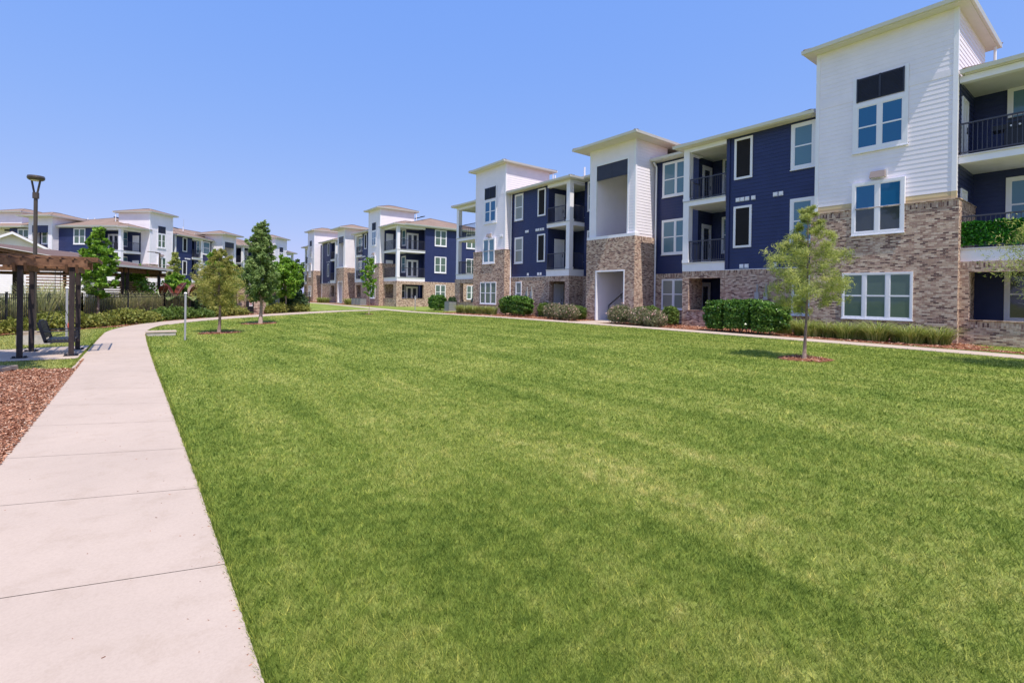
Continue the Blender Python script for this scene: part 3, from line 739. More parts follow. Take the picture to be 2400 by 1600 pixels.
def balcony(root, fr, t0, t1, colside, d=.45, dw=1.8, side_open=True, back=3.2, furn=False, open1=None, slab_over=.0, doors='glass', z1top=2.43):
    """two upper balconies over a patio; t0..t1 is the open front, colside (+1/-1) the side where the corner column stands;
    on that side the balcony is open down to the recessed wall plane dw"""
    cs = .32; S = 'white_trim'
    c0, c1 = (t1, t1+cs) if colside > 0 else (t0-cs, t0)
    lo, hi = min(t0, c0), max(t1, c1)
    for z, nm in ((F3, 'balcony'), (F2, 'balcony')):
        zb_ = z-.28 if z == F3 else BT+.005
        mb = MB(); f_box(mb, fr, d-.02, back, lo, hi, zb_+.0, z-.05, S); f_box(mb, fr, d-.06, back, lo-.0, hi+.03*0, z-.05, z, 'deck')
        b = part(mb, nm, root)
        railing(root, Plane(fr, 'f', d+.06), t0, t1, z, z+1.1, b)
        if side_open:
            railing(root, Plane(fr, 's', c1-.06 if colside > 0 else c0+.06, colside), d+cs, dw, z, z+1.1, b)
    # beam and ceilings
    mb = MB(); f_box(mb, fr, d, d+.25, lo, hi, 8.9, ZE, S)
    if side_open: f_box(mb, fr, d+.25, dw, (c1-.25 if colside > 0 else c0), (c1 if colside > 0 else c0+.25), 8.9, ZE, S)
    part(mb, 'beam', root)
    mb = MB(); f_box(mb, fr, d-.026, d+cs, c0-.004, c1+.004, BT+.035, ZE-.002, S); f_box(mb, fr, d-.035, d+cs+.03, c0-.03, c1+.03, F2+.003, F2+.14, S); f_box(mb, fr, d-.035, d+cs+.03, c0-.03, c1+.03, F3+.003, F3+.14, S); part(mb, 'column', root)
    mb = MB(); f_box(mb, fr, d+.2, back, lo, hi, 8.98, 9.0, 'soffit'); part(mb, 'ceiling', root)
    # inner walls
    mb = MB(); pk = Plane(fr, 'f', back); siding(mb, pk, lo, hi, F2-.5, 9.0, 'navy_siding'); f_box(mb, fr, back+.01, back+.5, lo, hi, -.6, ZE, 'navy_siding'); part(mb, 'siding_wall', root)
    # ground floor: brick frame round the patio opening
    g0, g1 = open1 if open1 else (t0+.04, t1-.2)
    mb = MB(); D = d+.10-.02
    brick_box(mb, fr, D-.08, D+.22, lo, g0, -.6, BT); brick_box(mb, fr, D-.08, D+.22, g1, hi, -.6, BT)
    brick_box(mb, fr, D-.08, D+.22, g0, g1, z1top, BT); brick_box(mb, fr, D-.08, D+.22, g0, g1, -.6, .80); f_box(mb, fr, D-.12, D+.26, g0-.03, g1+.03, .80, .83, 'brick')
    if side_open:
        a, b = (c1-.3, c1) if colside > 0 else (c0, c0+.3)
        brick_box(mb, fr, D+.22, dw, a, b, -.6, BT)
    part(mb, 'brick_wall', root)
    mb = MB(); f_box(mb, fr, D+.24, back, lo+.05, hi-.05, -.1, .1, 'deck'); part(mb, 'patio_floor', root)
def w2(root, fr, t0, t1, tw0, tw1, d=1.8, panes=('pane_sky', 'pane_sky', 'pane_pale'), cols=2, spout=None, inner=None):
    mb = MB(); f_box(mb, fr, d+.02, 6, t0, t1, BT-.05, ZE+.08, 'navy_siding'); siding(mb, Plane(fr, 'f', d+.02), t0, t1, BT, ZE+.06, 'navy_siding')
    for q in (Plane(fr, 's', t0, -1), Plane(fr, 's', t1, 1)): siding(mb, q, d+.05, 5, .1, ZE, 'navy_siding')
    part(mb, 'siding_wall', root)
    mb = MB(); brick_box(mb, fr, d-.08, 6, t0+.003, t1-.003, -.6, BT); part(mb, 'brick_wall', root)
    pl = Plane(fr, 'f', d)
    if cols:
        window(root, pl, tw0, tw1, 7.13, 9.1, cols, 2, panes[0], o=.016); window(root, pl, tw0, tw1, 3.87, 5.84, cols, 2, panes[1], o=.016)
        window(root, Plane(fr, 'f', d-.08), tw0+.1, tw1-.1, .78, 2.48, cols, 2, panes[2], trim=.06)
    if spout is not None:
        mb = MB(); p = fr.p(d-.16, spout, 0); mb.tube([(p.x, p.y, .1+fr.dz), (p.x, p.y, 8.95+fr.dz)], .05, 'white_trim', 6); q = fr.p(d-.42, spout, 9.15); mb.tube([(p.x, p.y, 8.95+fr.dz), q], .05, 'white_trim', 6); part(mb, 'downspout', root)
def wing(root, fr, tower_t, end_t, d=.45, w=3.5, back=2.05, inner=1.6, openf=None, depth=14, endwins=True, wintype='pane_green', door_side=True, win_d=(5.0, 6.6), ivy=False):
    """corner balconies at the end of the building: end_t is the end wall, tower_t the tower side"""
    sg = 1 if tower_t > end_t else -1   # towards the tower
    S = 'white_trim'; cs = .32
    t = lambda k: end_t+sg*k
    L = abs(tower_t-end_t)
    def fb(mb, d0, d1, k0, k1, z0, z1, mat): a, b = sorted((t(k0), t(k1))); f_box(mb, fr, d0, d1, a, b, z0, z1, mat)
    def bb(mb, d0, d1, k0, k1, z0, z1, top=True): a, b = sorted((t(k0), t(k1))); brick_box(mb, fr, d0, d1, a, b, z0, z1, top)
    pe = Plane(fr, 's', end_t, -sg)
    for z in (F3, F2):
        zb_ = z-.28 if z == F3 else BT+.005
        mb = MB(); fb(mb, d-.02, d+w, -.02, L, zb_, z-.05, S); fb(mb, d-.06, d+w, -.06, L, z-.05, z, 'deck')
        b = part(mb, 'balcony', root)
        a0, a1 = sorted((t(cs), t(L))); railing(root, Plane(fr, 'f', d+.06), a0, a1, z, z+1.1, b); railing(root, Plane(fr, 's', t(.06), -sg), d+cs, d+w, z, z+1.1, b)
    mb = MB(); fb(mb, d, d+.25, 0, L, 8.9, ZE, S); fb(mb, d+.25, d+w, 0, .25, 8.9, ZE, S); part(mb, 'beam', root)
    mb = MB(); fb(mb, d-.026, d+cs, -.026, cs, BT+.035, ZE-.002, S); fb(mb, d-.035, d+cs+.03, -.035, cs+.03, F2+.003, F2+.14, S); fb(mb, d-.035, d+cs+.03, -.035, cs+.03, F3+.003, F3+.14, S); part(mb, 'column', root)
    mb = MB(); fb(mb, d+.2, d+w, .2, L, 8.98, 9.0, 'soffit'); part(mb, 'ceiling', root)
    # recessed room walls
    mb = MB(); a0, a1 = sorted((t(inner), t(L)))
    f_box(mb, fr, d+back+.02, d+w+2, a0, a1, -.6, ZE, 'navy_siding'); siding(mb, Plane(fr, 'f', d+back+.02), a0, a1, 0, 9.0, 'navy_siding')
    siding(mb, Plane(fr, 's', t(inner)+(-sg)*.001, -sg), d+back, d+w+.1, 0, 9.0, 'navy_siding'); part(mb, 'siding_wall', root)
    a0, a1 = sorted((t(inner+.12), t(inner+1.25)))
    for zf in (F3, F2, .1):
        window(root, Plane(fr, 'f', d+back), a0, a1, zf+.65, zf+2.6, 1, 2, 'pane_sky' if zf > 1 else 'pane_dark', trim=.12)
        door(root, Plane(fr, 's', t(inner), -sg), d+back+.02, d+w-.05, zf, zf+2.15, 'french')
        if door_side:
            q = Plane(fr, 's', tower_t, -sg); siding_patch(root, q, d+.05, d+back, zf, min(zf+2.9, 9.0)); door(root, Plane(fr, 's', tower_t-sg*.02, -sg), d+.25, d+1.15, zf, zf+2.1, 'solid')
    # brick ground floor
    D = d+.0; g0, g1 = (openf if openf else (.75, L-.3))
    mb = MB(); 
    bb(mb, D-.08, D+.22, -.08, g0, -.6, BT); bb(mb, D-.08, D+.22, g1, L-.1, -.6, BT); bb(mb, D-.08, D+.22, g0, g1, 2.43, BT); bb(mb, D-.08, D+.22, g0, g1, -.6, .8); fb(mb, D-.12, D+.26, g0, g1, .8, .83, 'brick')
    bb(mb, D+.22, d+.6, -.08, .22, -.6, BT); bb(mb, d+.6, d+w-.15, -.08, .22, 2.43, BT); bb(mb, d+.6, d+w-.15, -.08, .22, -.6, .8); bb(mb, d+w-.15, depth, -.08, .22, -.6, BT); fb(mb, d+.6, d+w-.15, -.12, .26, .8, .83, 'brick')
    part(mb, 'brick_wall', root)
    mb = MB(); fb(mb, D+.24, d+w, .24, inner+2, -.1, .1, 'deck'); part(mb, 'patio_floor', root)
    # end wall
    mb = MB(); fb(mb, d+w, depth, .02, .3, BT-.05, ZE+.02, 'navy_siding'); siding(mb, Plane(fr, 's', t(.02), -sg), d+w, depth, BT, ZE, 'navy_siding')
    siding(mb, Plane(fr, 'f', d+w+.3, 1) if False else Plane(fr, 'f', depth, 1), *sorted((t(0), t(3))), BT, ZE, 'navy_siding'); part(mb, 'siding_wall', root)
    if endwins:
        for (a, b) in (win_d,)+(((win_d[0]+4.4, win_d[1]+4.4),) if depth > 11 else ()):
            window(root, Plane(fr, 's', t(0.02), -sg), a, b, 7.1, 9.05, 2, 2, wintype, o=.016); window(root, Plane(fr, 's', t(0.02), -sg), a, b, 3.9, 5.85, 2, 2, wintype, o=.016)
            window(root, Plane(fr, 's', t(-.08), -sg), a+.1, b-.1, .78, 2.48, 2, 2, wintype, trim=.06)
def siding_patch(root, pl, h0, h1, z0, z1):
    mb = MB(); pl.box(mb, h0, h1, z0, z1, .0, .012, 'navy_siding'); siding(mb, Plane(pl.fr, pl.k, pl.at+pl.dr*.012, pl.dr), h0, h1, z0, z1, 'navy_siding'); part(mb, 'siding_wall', root)
def core(root, fr, t0, t1, d0=4.5, d1=14):
    mb = MB(); f_box(mb, fr, d0, d1, t0, t1, -.6, ZE, 'navy_siding'); siding(mb, Plane(fr, 'f', d1, 1), t0, t1, BT, ZE, 'navy_siding'); part(mb, 'siding_wall', root)
def roof_bits(root, fr, ts, dd=3.0, z0=9.27, slope=.30, edge=-.1):
    zz = z0+(dd-edge)*slope
    for k, t_ in enumerate(ts):
        mb = MB(); p = fr.p(dd, t_, zz)
        if k % 2: mb.tube([p-Vector((0,0,.2)), p+Vector((0,0,.45))], .06, 'white_trim', 8); part(mb, 'vent_pipe', root)
        else: mb.hexa([p+fr.D*a+fr.S*b+Vector((0,0,c)) for a, b, c in ((-.25,-.2,-.06),(.25,-.2,.1),(.25,.2,.1),(-.25,.2,-.06),(-.25,-.2,.08),(.25,-.2,.2),(.25,.2,.2),(-.25,.2,.08))], 'dark_metal'); part(mb, 'roof_vent', root)

def door_pair(root, fr, plane_t, dr, d0, d1, kind):
    for zf in (F3, F2, .1): door(root, Plane(fr, 's', plane_t, dr), d0, d1, zf, zf+2.2, kind)

# ------------------------------------------------------------------ building 1 (front plane x = 22, t = world y)
B1 = empty('apartment_building', (22, 19, 0), 'nearest navy and white apartment building, tan strip and ivy screened balcony by its big tower', 'building', None)
fr = Frame((22, 0), 0)
tower(B1, fr, 4.04, 8.40, tan=True, win=6.23, dark2=True, pane2='pane_dark')
blue(B1, fr, 8.52, 12.50, .55)
pl = Plane(fr, 'f', .555)
for z0, z1 in ((7.07, 9.01), (3.84, 5.80)): screen_window(B1, pl, 11.26, 12.12, z0, z1)
window(B1, pl, 8.60, 9.58, 7.05, 9.02, 1, 2, 'pane_sky', o=.016, trim=.13); window(B1, pl, 8.60, 9.58, 3.84, 5.79, 1, 2, 'pane_sky', o=.016, trim=.13)
window(B1, Plane(fr, 'f', .47), 8.66, 9.43, .76, 2.47, 1, 2, 'pane_green', trim=.07)
vents(B1, fr, (11.94, 11.72, 11.49, 11.2, 10.22, 9.98), 6.11); vents(B1, fr, (11.71, 11.47, 10.2), 2.96)
mb = MB(); f_box(mb, fr, .50, .9, 12.34, 12.5, BT, ZE, 'navy_siding'); part(mb, 'corner_board', B1)
balcony(B1, fr, 12.5, 14.46, 1, open1=(12.69, 14.42)); 
w2(B1, fr, 14.78, 17.5, 15.3, 17.03, 1.8, spout=17.36)
door_pair(B1, fr, 14.78, -1, 2.14, 3.07, 'glass')
for zf in (F3, F2): window(B1, Plane(fr, 'f', 3.2), 13.2, 14.2, zf+.65, zf+2.6, 1, 2, 'pane_sky', trim=.1)
mid(B1, fr, 17.54, 21.0)
w2(B1, fr, 21.06, 23.20, 21.6, 22.9, 1.8, panes=('pane_dark', 'pane_dark', 'pane_green'), cols=1)
balcony(B1, fr, 23.52, 25.46, -1, open1=(23.60, 25.16))
for zf in (F3, F2): window(B1, Plane(fr, 'f', 3.2), 23.75, 24.5, zf+.65, zf+2.6, 1, 2, 'pane_pale', trim=.1)
blue(B1, fr, 25.46, 29.6, .55)
door_pair(B1, fr, 25.46, -1, 1.15, 2.1, 'solid')
for z0, z1 in ((7.07, 9.01), (3.84, 5.80)): screen_window(B1, pl, 25.73, 26.57, z0, z1)
window(B1, pl, 28.25, 29.25, 7.05, 9.02, 1, 2, 'pane_pale', o=.016); window(B1, pl, 28.2, 29.2, 3.84, 5.79, 1, 2, 'pane_pale', o=.016); window(B1, Plane(fr, 'f', .47), 28.2, 28.9, .76, 2.47, 1, 2, 'pane_pale', trim=.07)
vents(B1, fr, (25.97, 26.22, 26.48, 26.7, 27.68, 27.88), 6.13); vents(B1, fr, (26.18, 26.45, 27.6), 3.0)
tower(B1, fr, 29.72, 33.83, win=31.72, pane2='pane_sky')
mb = MB(); p = fr.p(.47, 29.6, 0); mb.tube([(p.x, p.y, .1), (p.x, p.y, 9.1)], .05, 'white_trim', 6); part(mb, 'downspout', B1)
mb = MB(); p = fr.p(.3, 29.55, 0); pl_ = Plane(fr, 's', 29.62, -1)
vents(B1, fr, (30.3, 30.1), 5.98, -.01)
wing(B1, fr, 4.04, .45, d=.25, back=2.2, inner=1.45, openf=(1.0, 3.25))
wing(B1, fr, 33.83, 37.45, d=.4)
core(B1, fr, 4.5, 33.4)
roof(B1, fr, 1.33, 14.3, .0, 37.9, 9.22, .30)
roof(B1, fr, .10, 6.6, 8.6, 15.1, 9.13, .30, 'porch_roof'); roof(B1, fr, .10, 6.6, 22.85, 29.6, 9.13, .30, 'porch_roof')
roof(B1, fr, .13, 10, .1, 3.9, 9.13, .30, 'porch_roof'); roof(B1, fr, .10, 10, 33.95, 37.8, 9.13, .30, 'porch_roof')
roof_bits(B1, fr, (10.2, 25.4, 26.9, 28.6, 9.2), 4.0)

# wall meters and lead-in
def meters(root, fr, d, ts):
    for t_ in ts:
        mb = MB(); pl = Plane(fr, 'f', d)
        pl.box(mb, t_-.13, t_+.13, .9, 1.35, 0, .13, 'grey_box'); pl.box(mb, t_-.09, t_+.09, 1.4, 1.75, 0, .1, 'grey_box'); pl.box(mb, t_-.02, t_+.02, .1, .9, 0, .05, 'grey_box'); pl.box(mb, t_-.02, t_+.02, 1.75, 2.1, 0, .05, 'grey_box')
        part(mb, 'meter_box', root)
meters(B1, fr, .46, (27.0, 27.5)); meters(B1, fr, .46, (10.9, 10.5))

# ------------------------------------------------------------------ building 2, further along the same row
B2 = empty('apartment_building', (22.7, 69, 0), 'farther apartment block in the same row, its sunlit navy end wall with corner balconies', 'building')
fr2 = Frame((22.7, 51.8), 0, 1, .12)
def tower_b(root, fr, t0, t1, **k): tower(root, fr, t0, t1, big=False, **k)
def type2(root, fr, T, end=True, pane='pane_green', far_wing=True):
    """T: dict of positions along t"""
    a0, a1 = T['tower']; b0, b1 = T['blue']; m0, m1 = T['mid']; c0, c1 = T['blue2']; e0, e1 = T['tower2']
    tower_b(root, fr, a0, a1, pane3=T.get('p3', 'pane_blue'), pane2=T.get('p2', 'pane_green'), pane1=pane)
    pl = Plane(fr, 'f', .555)
    if b0-a1 > .2: w2(root, fr, a1, b0-.15, 0, 0, 1.0, cols=0)
    blue(root, fr, b0, b1, .55)
    mb = MB(); f_box(mb, fr, .5, .8, b0-.14, b0, BT, ZE, 'white_trim'); part(mb, 'corner_board', root)
    for z0, z1 in ((7.07, 9.01), (3.84, 5.80)): screen_window(root, pl, b0+1.15, b0+1.95, z0, z1)
    vents(root, fr, (b0+.45, b0+.65, b0+1.7, b0+2.0, b0+2.25, b0+2.5), 6.11); vents(root, fr, (b0+1.9, b0+2.4), 2.96)
    o0, o1 = T['bal']
    balcony(root, fr, o0, o1, 1, open1=(o0+.15, o1-.05))
    door_pair(root, fr, o1+.32, -1, 2.14, 3.07, 'glass')
    w2(root, fr, o1+.32, m0-.02, o1+.75, m0-.35, 1.8, panes=('pane_sky', 'pane_sky', 'pane_pale'), spout=m0-.15)
    mid(root, fr, m0, m1)
    o0, o1 = T['bal2']
    w2(root, fr, m1+.05, o0-.32, m1+.5, o0-.7, 1.8, panes=('pane_dark', 'pane_dark', 'pane_dark'), cols=1)
    balcony(root, fr, o0, o1, -1, open1=(o0+.05, o1-.2)); door_pair(root, fr, o1, -1, 1.15, 2.1, 'solid')
    blue(root, fr, c0, c1, .55)
    for z0, z1 in ((7.07, 9.01), (3.84, 5.80)): screen_window(root, pl, c0+1.0, c0+1.8, z0, z1)
    vents(root, fr, (c0+.9, c0+1.15, c0+2.0), 6.11); vents(root, fr, (c0+.9, c0+1.3), 2.96)
    mb = MB(); f_box(mb, fr, .45, .8, c1, c1+.15, .3, ZE, 'white_trim'); part(mb, 'corner_board', root)
    if e0-c1 > .3: w2(root, fr, c1+.15, e0, 0, 0, 1.0, cols=0)
    tower_b(root, fr, e0, e1, pane3='pane_dark', pane2='pane_dark', pane1='pane_dark')
    f = T['end2']
    wing(root, fr, a0, 0, d=T.get('wd', .5), w=3.5, back=1.9, inner=1.7, win_d=T.get('wind', (5.25, 6.85)), wintype=pane, depth=T.get('depth', 14))
    wing(root, fr, e1, f, d=.5)
    core(root, fr, a0+.5, e1-.5)
    roof(root, fr, 1.33, 14.3, -.4, f+.4, 9.22, .30)
    roof(root, fr, .02, 6.6, b0-.3, T['bal'][1]+.6, 9.13, .30, 'porch_roof'); roof(root, fr, .02, 6.6, T['bal2'][0]-.6, c1+.4, 9.13, .30, 'porch_roof')
    roof(root, fr, .0, 14.2, -.35, a0+.2, 9.13, .30, 'porch_roof'); roof(root, fr, .0, 14.2, e1-.2, f+.35, 9.13, .30, 'porch_roof')
type2(B2, fr2, dict(tower=(3.8, 7.5), blue=(8.3, 11.0), bal=(11.0, 13.0), mid=(16.2, 19.3), bal2=(21.9, 24.0), blue2=(24.0, 28.2), tower2=(31.2, 34.9), end2=38.6))
roof_bits(B2, fr2, (3.2, 6.0, 4.6, 7.9, 6.9, 13, 22), 5.2)
meters(B2, fr2, .46, (5.2,)) 
# electric panels on the sunlit tower side
for (dd, z0, z1) in ((1.9, 1.35, 2.1), (2.15, .65, 1.2), (2.2, .2, .5)):
    mb = MB(); Plane(fr2, 's', 3.7, -1).box(mb, dd-.22, dd+.22, z0, z1, 0, .15, 'grey_box'); part(mb, 'electric_panel', B2)

# ------------------------------------------------------------------ building 3: L-shaped block across the pool
a3 = R(223.5); n3 = 52.37; D3 = Vector((math.cos(a3), -math.sin(a3), 0)); S3 = Vector((math.sin(a3), math.cos(a3), 0))
O3 = D3*n3+S3*(-53.9)
B3 = empty('apartment_building', (O3.x, O3.y, -.15), 'wide L-shaped apartment block behind the pool fence, hipped brown roofs over navy and white wings', 'building')
fr3 = Frame((O3.x, O3.y), a3, -1, -.15)
type2(B3, fr3, dict(tower=(2.85, 6.5), blue=(7.7, 10.6), bal=(10.6, 12.2), mid=(16.1, 19.2), bal2=(21.0+.9, 24.0), blue2=(24.0, 28.6), tower2=(29.9, 33.6), end2=36.8, p3='pane_green', wd=1.2, wind=(6.0, 7.6), depth=12.2), pane='pane_green')
roof_bits(B3, fr3, (3.2, 8, 9.6, 11.2, 12.8, 14.2), 5.0)
mb = MB(); p = fr3.p(6, 15.5, 11.2); mb.tube([p, p+Vector((0,0,1.4))], .02, 'grey_box', 5); part(mb, 'antenna', B3)
# second leg (faces the camera); t runs to the left
a4 = R(-46.5); D4 = Vector((math.cos(a4), -math.sin(a4), 0)); S4 = Vector((math.sin(a4), math.cos(a4), 0))
O4 = D4*54.0+S4*53.9
fr4 = Frame((O4.x, O4.y), a4, 1, -.15)
# its stair tower stands forward of the end wall
f4s = Frame((O4.x-D4.x*.9, O4.y-D4.y*.9), a4, 1, -.15)
mid(B3, f4s, 8.1, 11.3, dep=3.4, panel='navy_siding')
f4 = Frame((O4.x-D4.x*.9, O4.y-D4.y*.9), a4, 1, -.15)
w2(B3, f4, 11.35, 16.1, 13.3, 14.9, 1.7, panes=('pane_green', 'pane_green', 'pane_green'))
f5 = Frame((O4.x+D4.x*2.4, O4.y+D4.y*2.4), a4, 1, -.15)
tower_b(B3, f5, 16.4, 20.1)
mb = MB(); f_box(mb, f4, 3.4, 12, 7.4, 30, -.6, 9.2, 'navy_siding'); siding(mb, Plane(f4, 'f', 3.4), 16.1, 30, 2.8, 9.2, 'navy_siding'); part(mb, 'siding_wall', B3)
roof(B3, f4, 1.2, 13, 5.5, 32, 9.25, .30)
roof_bits(B3, f4, (6.9, 9.2, 7.4, 8.2), 5.5, edge=1.0)

# ------------------------------------------------------------------ helper: point at pixel depth is not used; positions below are metric
# ------------------------------------------------------------------ clubhouse with white gable
fc = Frame((-8.7, 59.5), R(-101.5), 1, -.3)
cl = empty('clubhouse', (-8.7, 59.5, -.3), 'low white gabled clubhouse at the left edge behind the swing arbour', 'building')
mb = MB(); W = 5.0; f_box(mb, fc, 0, 9, -W, W, -.4, 3.6, 'white_siding')
siding(mb, Plane(fc, 'f', 0), -W, W, -.2, 3.6, 'white_siding'); mb.poly([fc.p(0, -W, 3.6), fc.p(0, W, 3.6), fc.p(0, 0, 3.6+W*.56)], 'white_siding'); mb.poly([fc.p(9, -W, 3.6), fc.p(9, W, 3.6), fc.p(9, 0, 3.6+W*.56)], 'white_siding')
part(mb, 'gable_wall', cl)
mb = MB()
for sg in (-1, 1):
    A = fc.p(-.5, 0, 3.75+W*.56); Bq = fc.p(-.5, sg*(W+.6), 3.75-.34); C_ = fc.p(9.5, sg*(W+.6), 3.75-.34); D_ = fc.p(9.5, 0, 3.75+W*.56); u = Vector((0,0,.05))
    mb.hexa([A, Bq, C_, D_, A+u, Bq+u, C_+u, D_+u], 'shingle')
    mb.hexa([A+fc.D*-.04-u*4, Bq+fc.D*-.04-u*4, Bq-u*4, A-u*4, A+fc.D*-.04+u*.2, Bq+fc.D*-.04+u*.2, Bq+u*.2, A+u*.2], 'white_trim')
part(mb, 'roof', cl)
window(cl, Plane(fc, 'f', 0), -1.9, .1, .6, 2.1, 2, 1, 'pane_pale', trim=.1)
mb = MB(); f_box(mb, fc, 1.5, 9, -W-8, -W, -.4, 3.0, 'white_siding')
for k in range(4): f_box(mb, fc, 1.0, 1.35, -W-1.2-k*1.9, -W-.85-k*1.9, -.4, 3.0, 'soffit')
part(mb, 'annex_wall', cl)
roof(cl, fc, 7, 17, 1.5, 26, 5.2, .33, 'main_roof')
mb = MB(); f_box(mb, fc, 7.5, 16.5, 2.0, 25.5, -.4, 5.2, 'white_siding'); part(mb, 'main_wall', cl)

# ------------------------------------------------------------------ pool pavilion
E1 = Vector((-2.4, 33.3, 0)); ed = Vector((4.0, 7.4, 0)).normalized(); wd = Vector((-.88, .475, 0)).normalized(); Lp = 8.41
pav = empty('pool_pavilion', (-2.4, 33.3, -.3), 'long timber pool pavilion with brown shingle roof and slatted screens behind the fence', 'pavilion')
def pv(e, w, z): return E1+ed*e+wd*w+Vector((0,0,z))
zsl = lambda w: 2.85+.167*w if w <= 6 else 3.852-.167*(w-6)
mb = MB()
for w0, w1 in ((-.15, 6), (6, 12.2)):
    P = [pv(-.1, w0, zsl(w0)), pv(Lp+.1, w0, zsl(w0)), pv(Lp+.1, w1, zsl(w1)), pv(-.1, w1, zsl(w1))]; u = Vector((0,0,.04))
    mb.hexa(P+[p+u for p in P], 'shingle_brown')
    for e in (-.12, Lp+.1): mb.bar(pv(e, w0, zsl(w0)+.035), pv(e, w1, zsl(w1)+.035), .03, .03, 'gutter')
part(mb, 'roof', pav)
mb = MB(); p0 = pv(.4, -.2, 2.80); p1 = pv(Lp+.1, -.2, 2.80); mb.bar(p0, p1, .12, .12, 'gutter'); part(mb, 'gutter', pav)
mb = MB()
for e in np.arange(.05, Lp, .62): mb.bar(pv(e, -.05, 2.74), pv(e, 6, zsl(6)-.1), .05, .16, 'timber')
for e in np.arange(.05, Lp, .62): mb.bar(pv(e, 12, zsl(12)-.1), pv(e, 6, zsl(6)-.1), .05, .16, 'timber')
part(mb, 'rafters', pav)
for (w, ) in ((.4,), (6.0,), (11.6,)):
    mb = MB(); mb.bar(pv(.1, w, zsl(w)-.32), pv(Lp-.1, w, zsl(w)-.32), .12, .26, 'timber'); part(mb, 'beam', pav)
for e in (.3, Lp-.35):
    mb = MB(); mb.bar(pv(e, 0, 2.42), pv(e, 12, 2.42), .12, .2, 'timber'); part(mb, 'beam', pav)
for e in (.3, 2.4, Lp/2, Lp/2+.45, Lp-.35):
    for w in (.4, 6.0, 11.6):
        mb = MB(); p = pv(e, w, 0); mb.bar(p+Vector((0,0,-.3)), p+Vector((0,0,zsl(w)-.15)), .17, .17, 'timber_dark'); part(mb, 'post', pav)
for (e0, e1, w) in ((Lp/2+.45, Lp-.35, .4), (2.4, Lp/2, .4), (.3, 2.4, 6.0)):
    mb = MB()
    for z in np.arange(.2, 1.9, .13): mb.bar(pv(e0, w, z), pv(e1, w, z), .03, .075, 'timber')
    part(mb, 'screen', pav)
mb = MB()
for z in np.arange(.2, 2.3, .15): mb.bar(pv(.3, .5, z), pv(.3, 2.6, z), .03, .07, 'timber')
part(mb, 'screen', pav)
mb = MB(); p = pv(.5, -.2, 0); mb.tube([p+Vector((0,0,2.7)), p+wd*.3+Vector((0,0,2.45)), p+wd*.3+Vector((0,0,0))], .045, 'white_trim', 6); part(mb, 'downspout', pav)

# ------------------------------------------------------------------ swing arbour
ar = empty('swing_arbour', (-1.81, 17.6, -.3), 'small dark timber arbour with slatted top beside the path, bench swing inside', 'arbour')
ax0, ax1, ay0, ay1 = -2.29, -1.35, 16.74, 18.40
for x in (ax0, ax1):
    for y in (ay0, ay1):
        mb = MB(); mb.box((x-.052, y-.052, -.3), (x+.052, y+.052, 2.0), 'timber_dark'); p = part(mb, 'post', ar, anchor=(x, y, -.3))
        mb = MB(); mb.box((x-.14, y-.14, -.29), (x+.14, y+.14, -.272), 'dark_metal')
        for dx, dy in ((-.1, 0), (.1, 0), (0, -.1), (0, .1)): mb.box((x+dx-.03, y+dy-.03, -.272), (x+dx+.03, y+dy+.03, -.24), 'dark_metal')
        part(mb, 'post_base', ar, p)
for y in (ay0, ay1):
    for dy in (-.085, .085):
        mb = MB(); z0, z1 = 1.97, 2.15; y_ = y+dy
        mb.box((ax0-.55, y_-.02, z0), (ax1+.30, y_+.02, z1), 'timber'); part(mb, 'beam', ar)
for x in (ax0, ax1):
    for dx in (-.10, .10):
        mb = MB(); x_ = x+dx; mb.hexa([(x_-.025, ay0-.12, 1.82), (x_+.025, ay0-.12, 1.82), (x_+.025, ay0+.12, 1.82), (x_-.025, ay0+.12, 1.82), (x_-.025, ay0-.2, 2.03), (x_+.025, ay0-.2, 2.03), (x_+.025, ay0+.2, 2.03), (x_-.025, ay0+.2, 2.03)], 'timber'); part(mb, 'bracket', ar)
        mb = MB(); mb.box((x_-.02, ay0+.1, 1.86), (x_+.02, ay1+.25, 2.0), 'timber'); part(mb, 'beam', ar)
for k in range(9):
    x = ax0-.45+k*.235; mb = MB(); mb.box((x-.02, ay0-.14, 2.15), (x+.02, ay1+.4, 2.20), 'timber'); part(mb, 'rafter', ar)
for k in range(9):
    y = ay0+.0+k*.25; mb = MB(); mb.box((ax0-.6, y-.022, 2.20), (ax1+.50, y+.022, 2.24), 'timber'); part(mb, 'slat', ar)

sw = empty('bench_swing', (-1.8, 17.6, .05), 'dark two seat bench swing hanging in the arbour with a pale slatted seat', 'swing')
MS = 'bench_slat'; y0, y1 = 17.05, 18.15
mb = MB()
for k in range(8): mb.box((-2.03+k*.07, y0+.04, .10), (-2.03+k*.07+.055, y1-.04, .125), MS)
part(mb, 'seat', sw)
mb = MB()
for k in range(6):
    z = .17+k*.085; x = -2.03-k*.018; mb.hexa([(x-.02, y0+.04, z), (x, y0+.04, z), (x, y1-.04, z), (x-.02, y1-.04, z), (x-.034, y0+.04, z+.075), (x-.014, y0+.04, z+.075), (x-.014, y1-.04, z+.075), (x-.034, y1-.04, z+.075)], MS)
mb.hexa([(-2.17, y0+.1, .68), (-2.14, y0+.1, .68), (-2.14, y1-.1, .68), (-2.17, y1-.1, .68), (-2.18, y0+.22, .75), (-2.15, y0+.22, .75), (-2.15, y1-.22, .75), (-2.18, y1-.22, .75)], MS)
part(mb, 'backrest', sw)
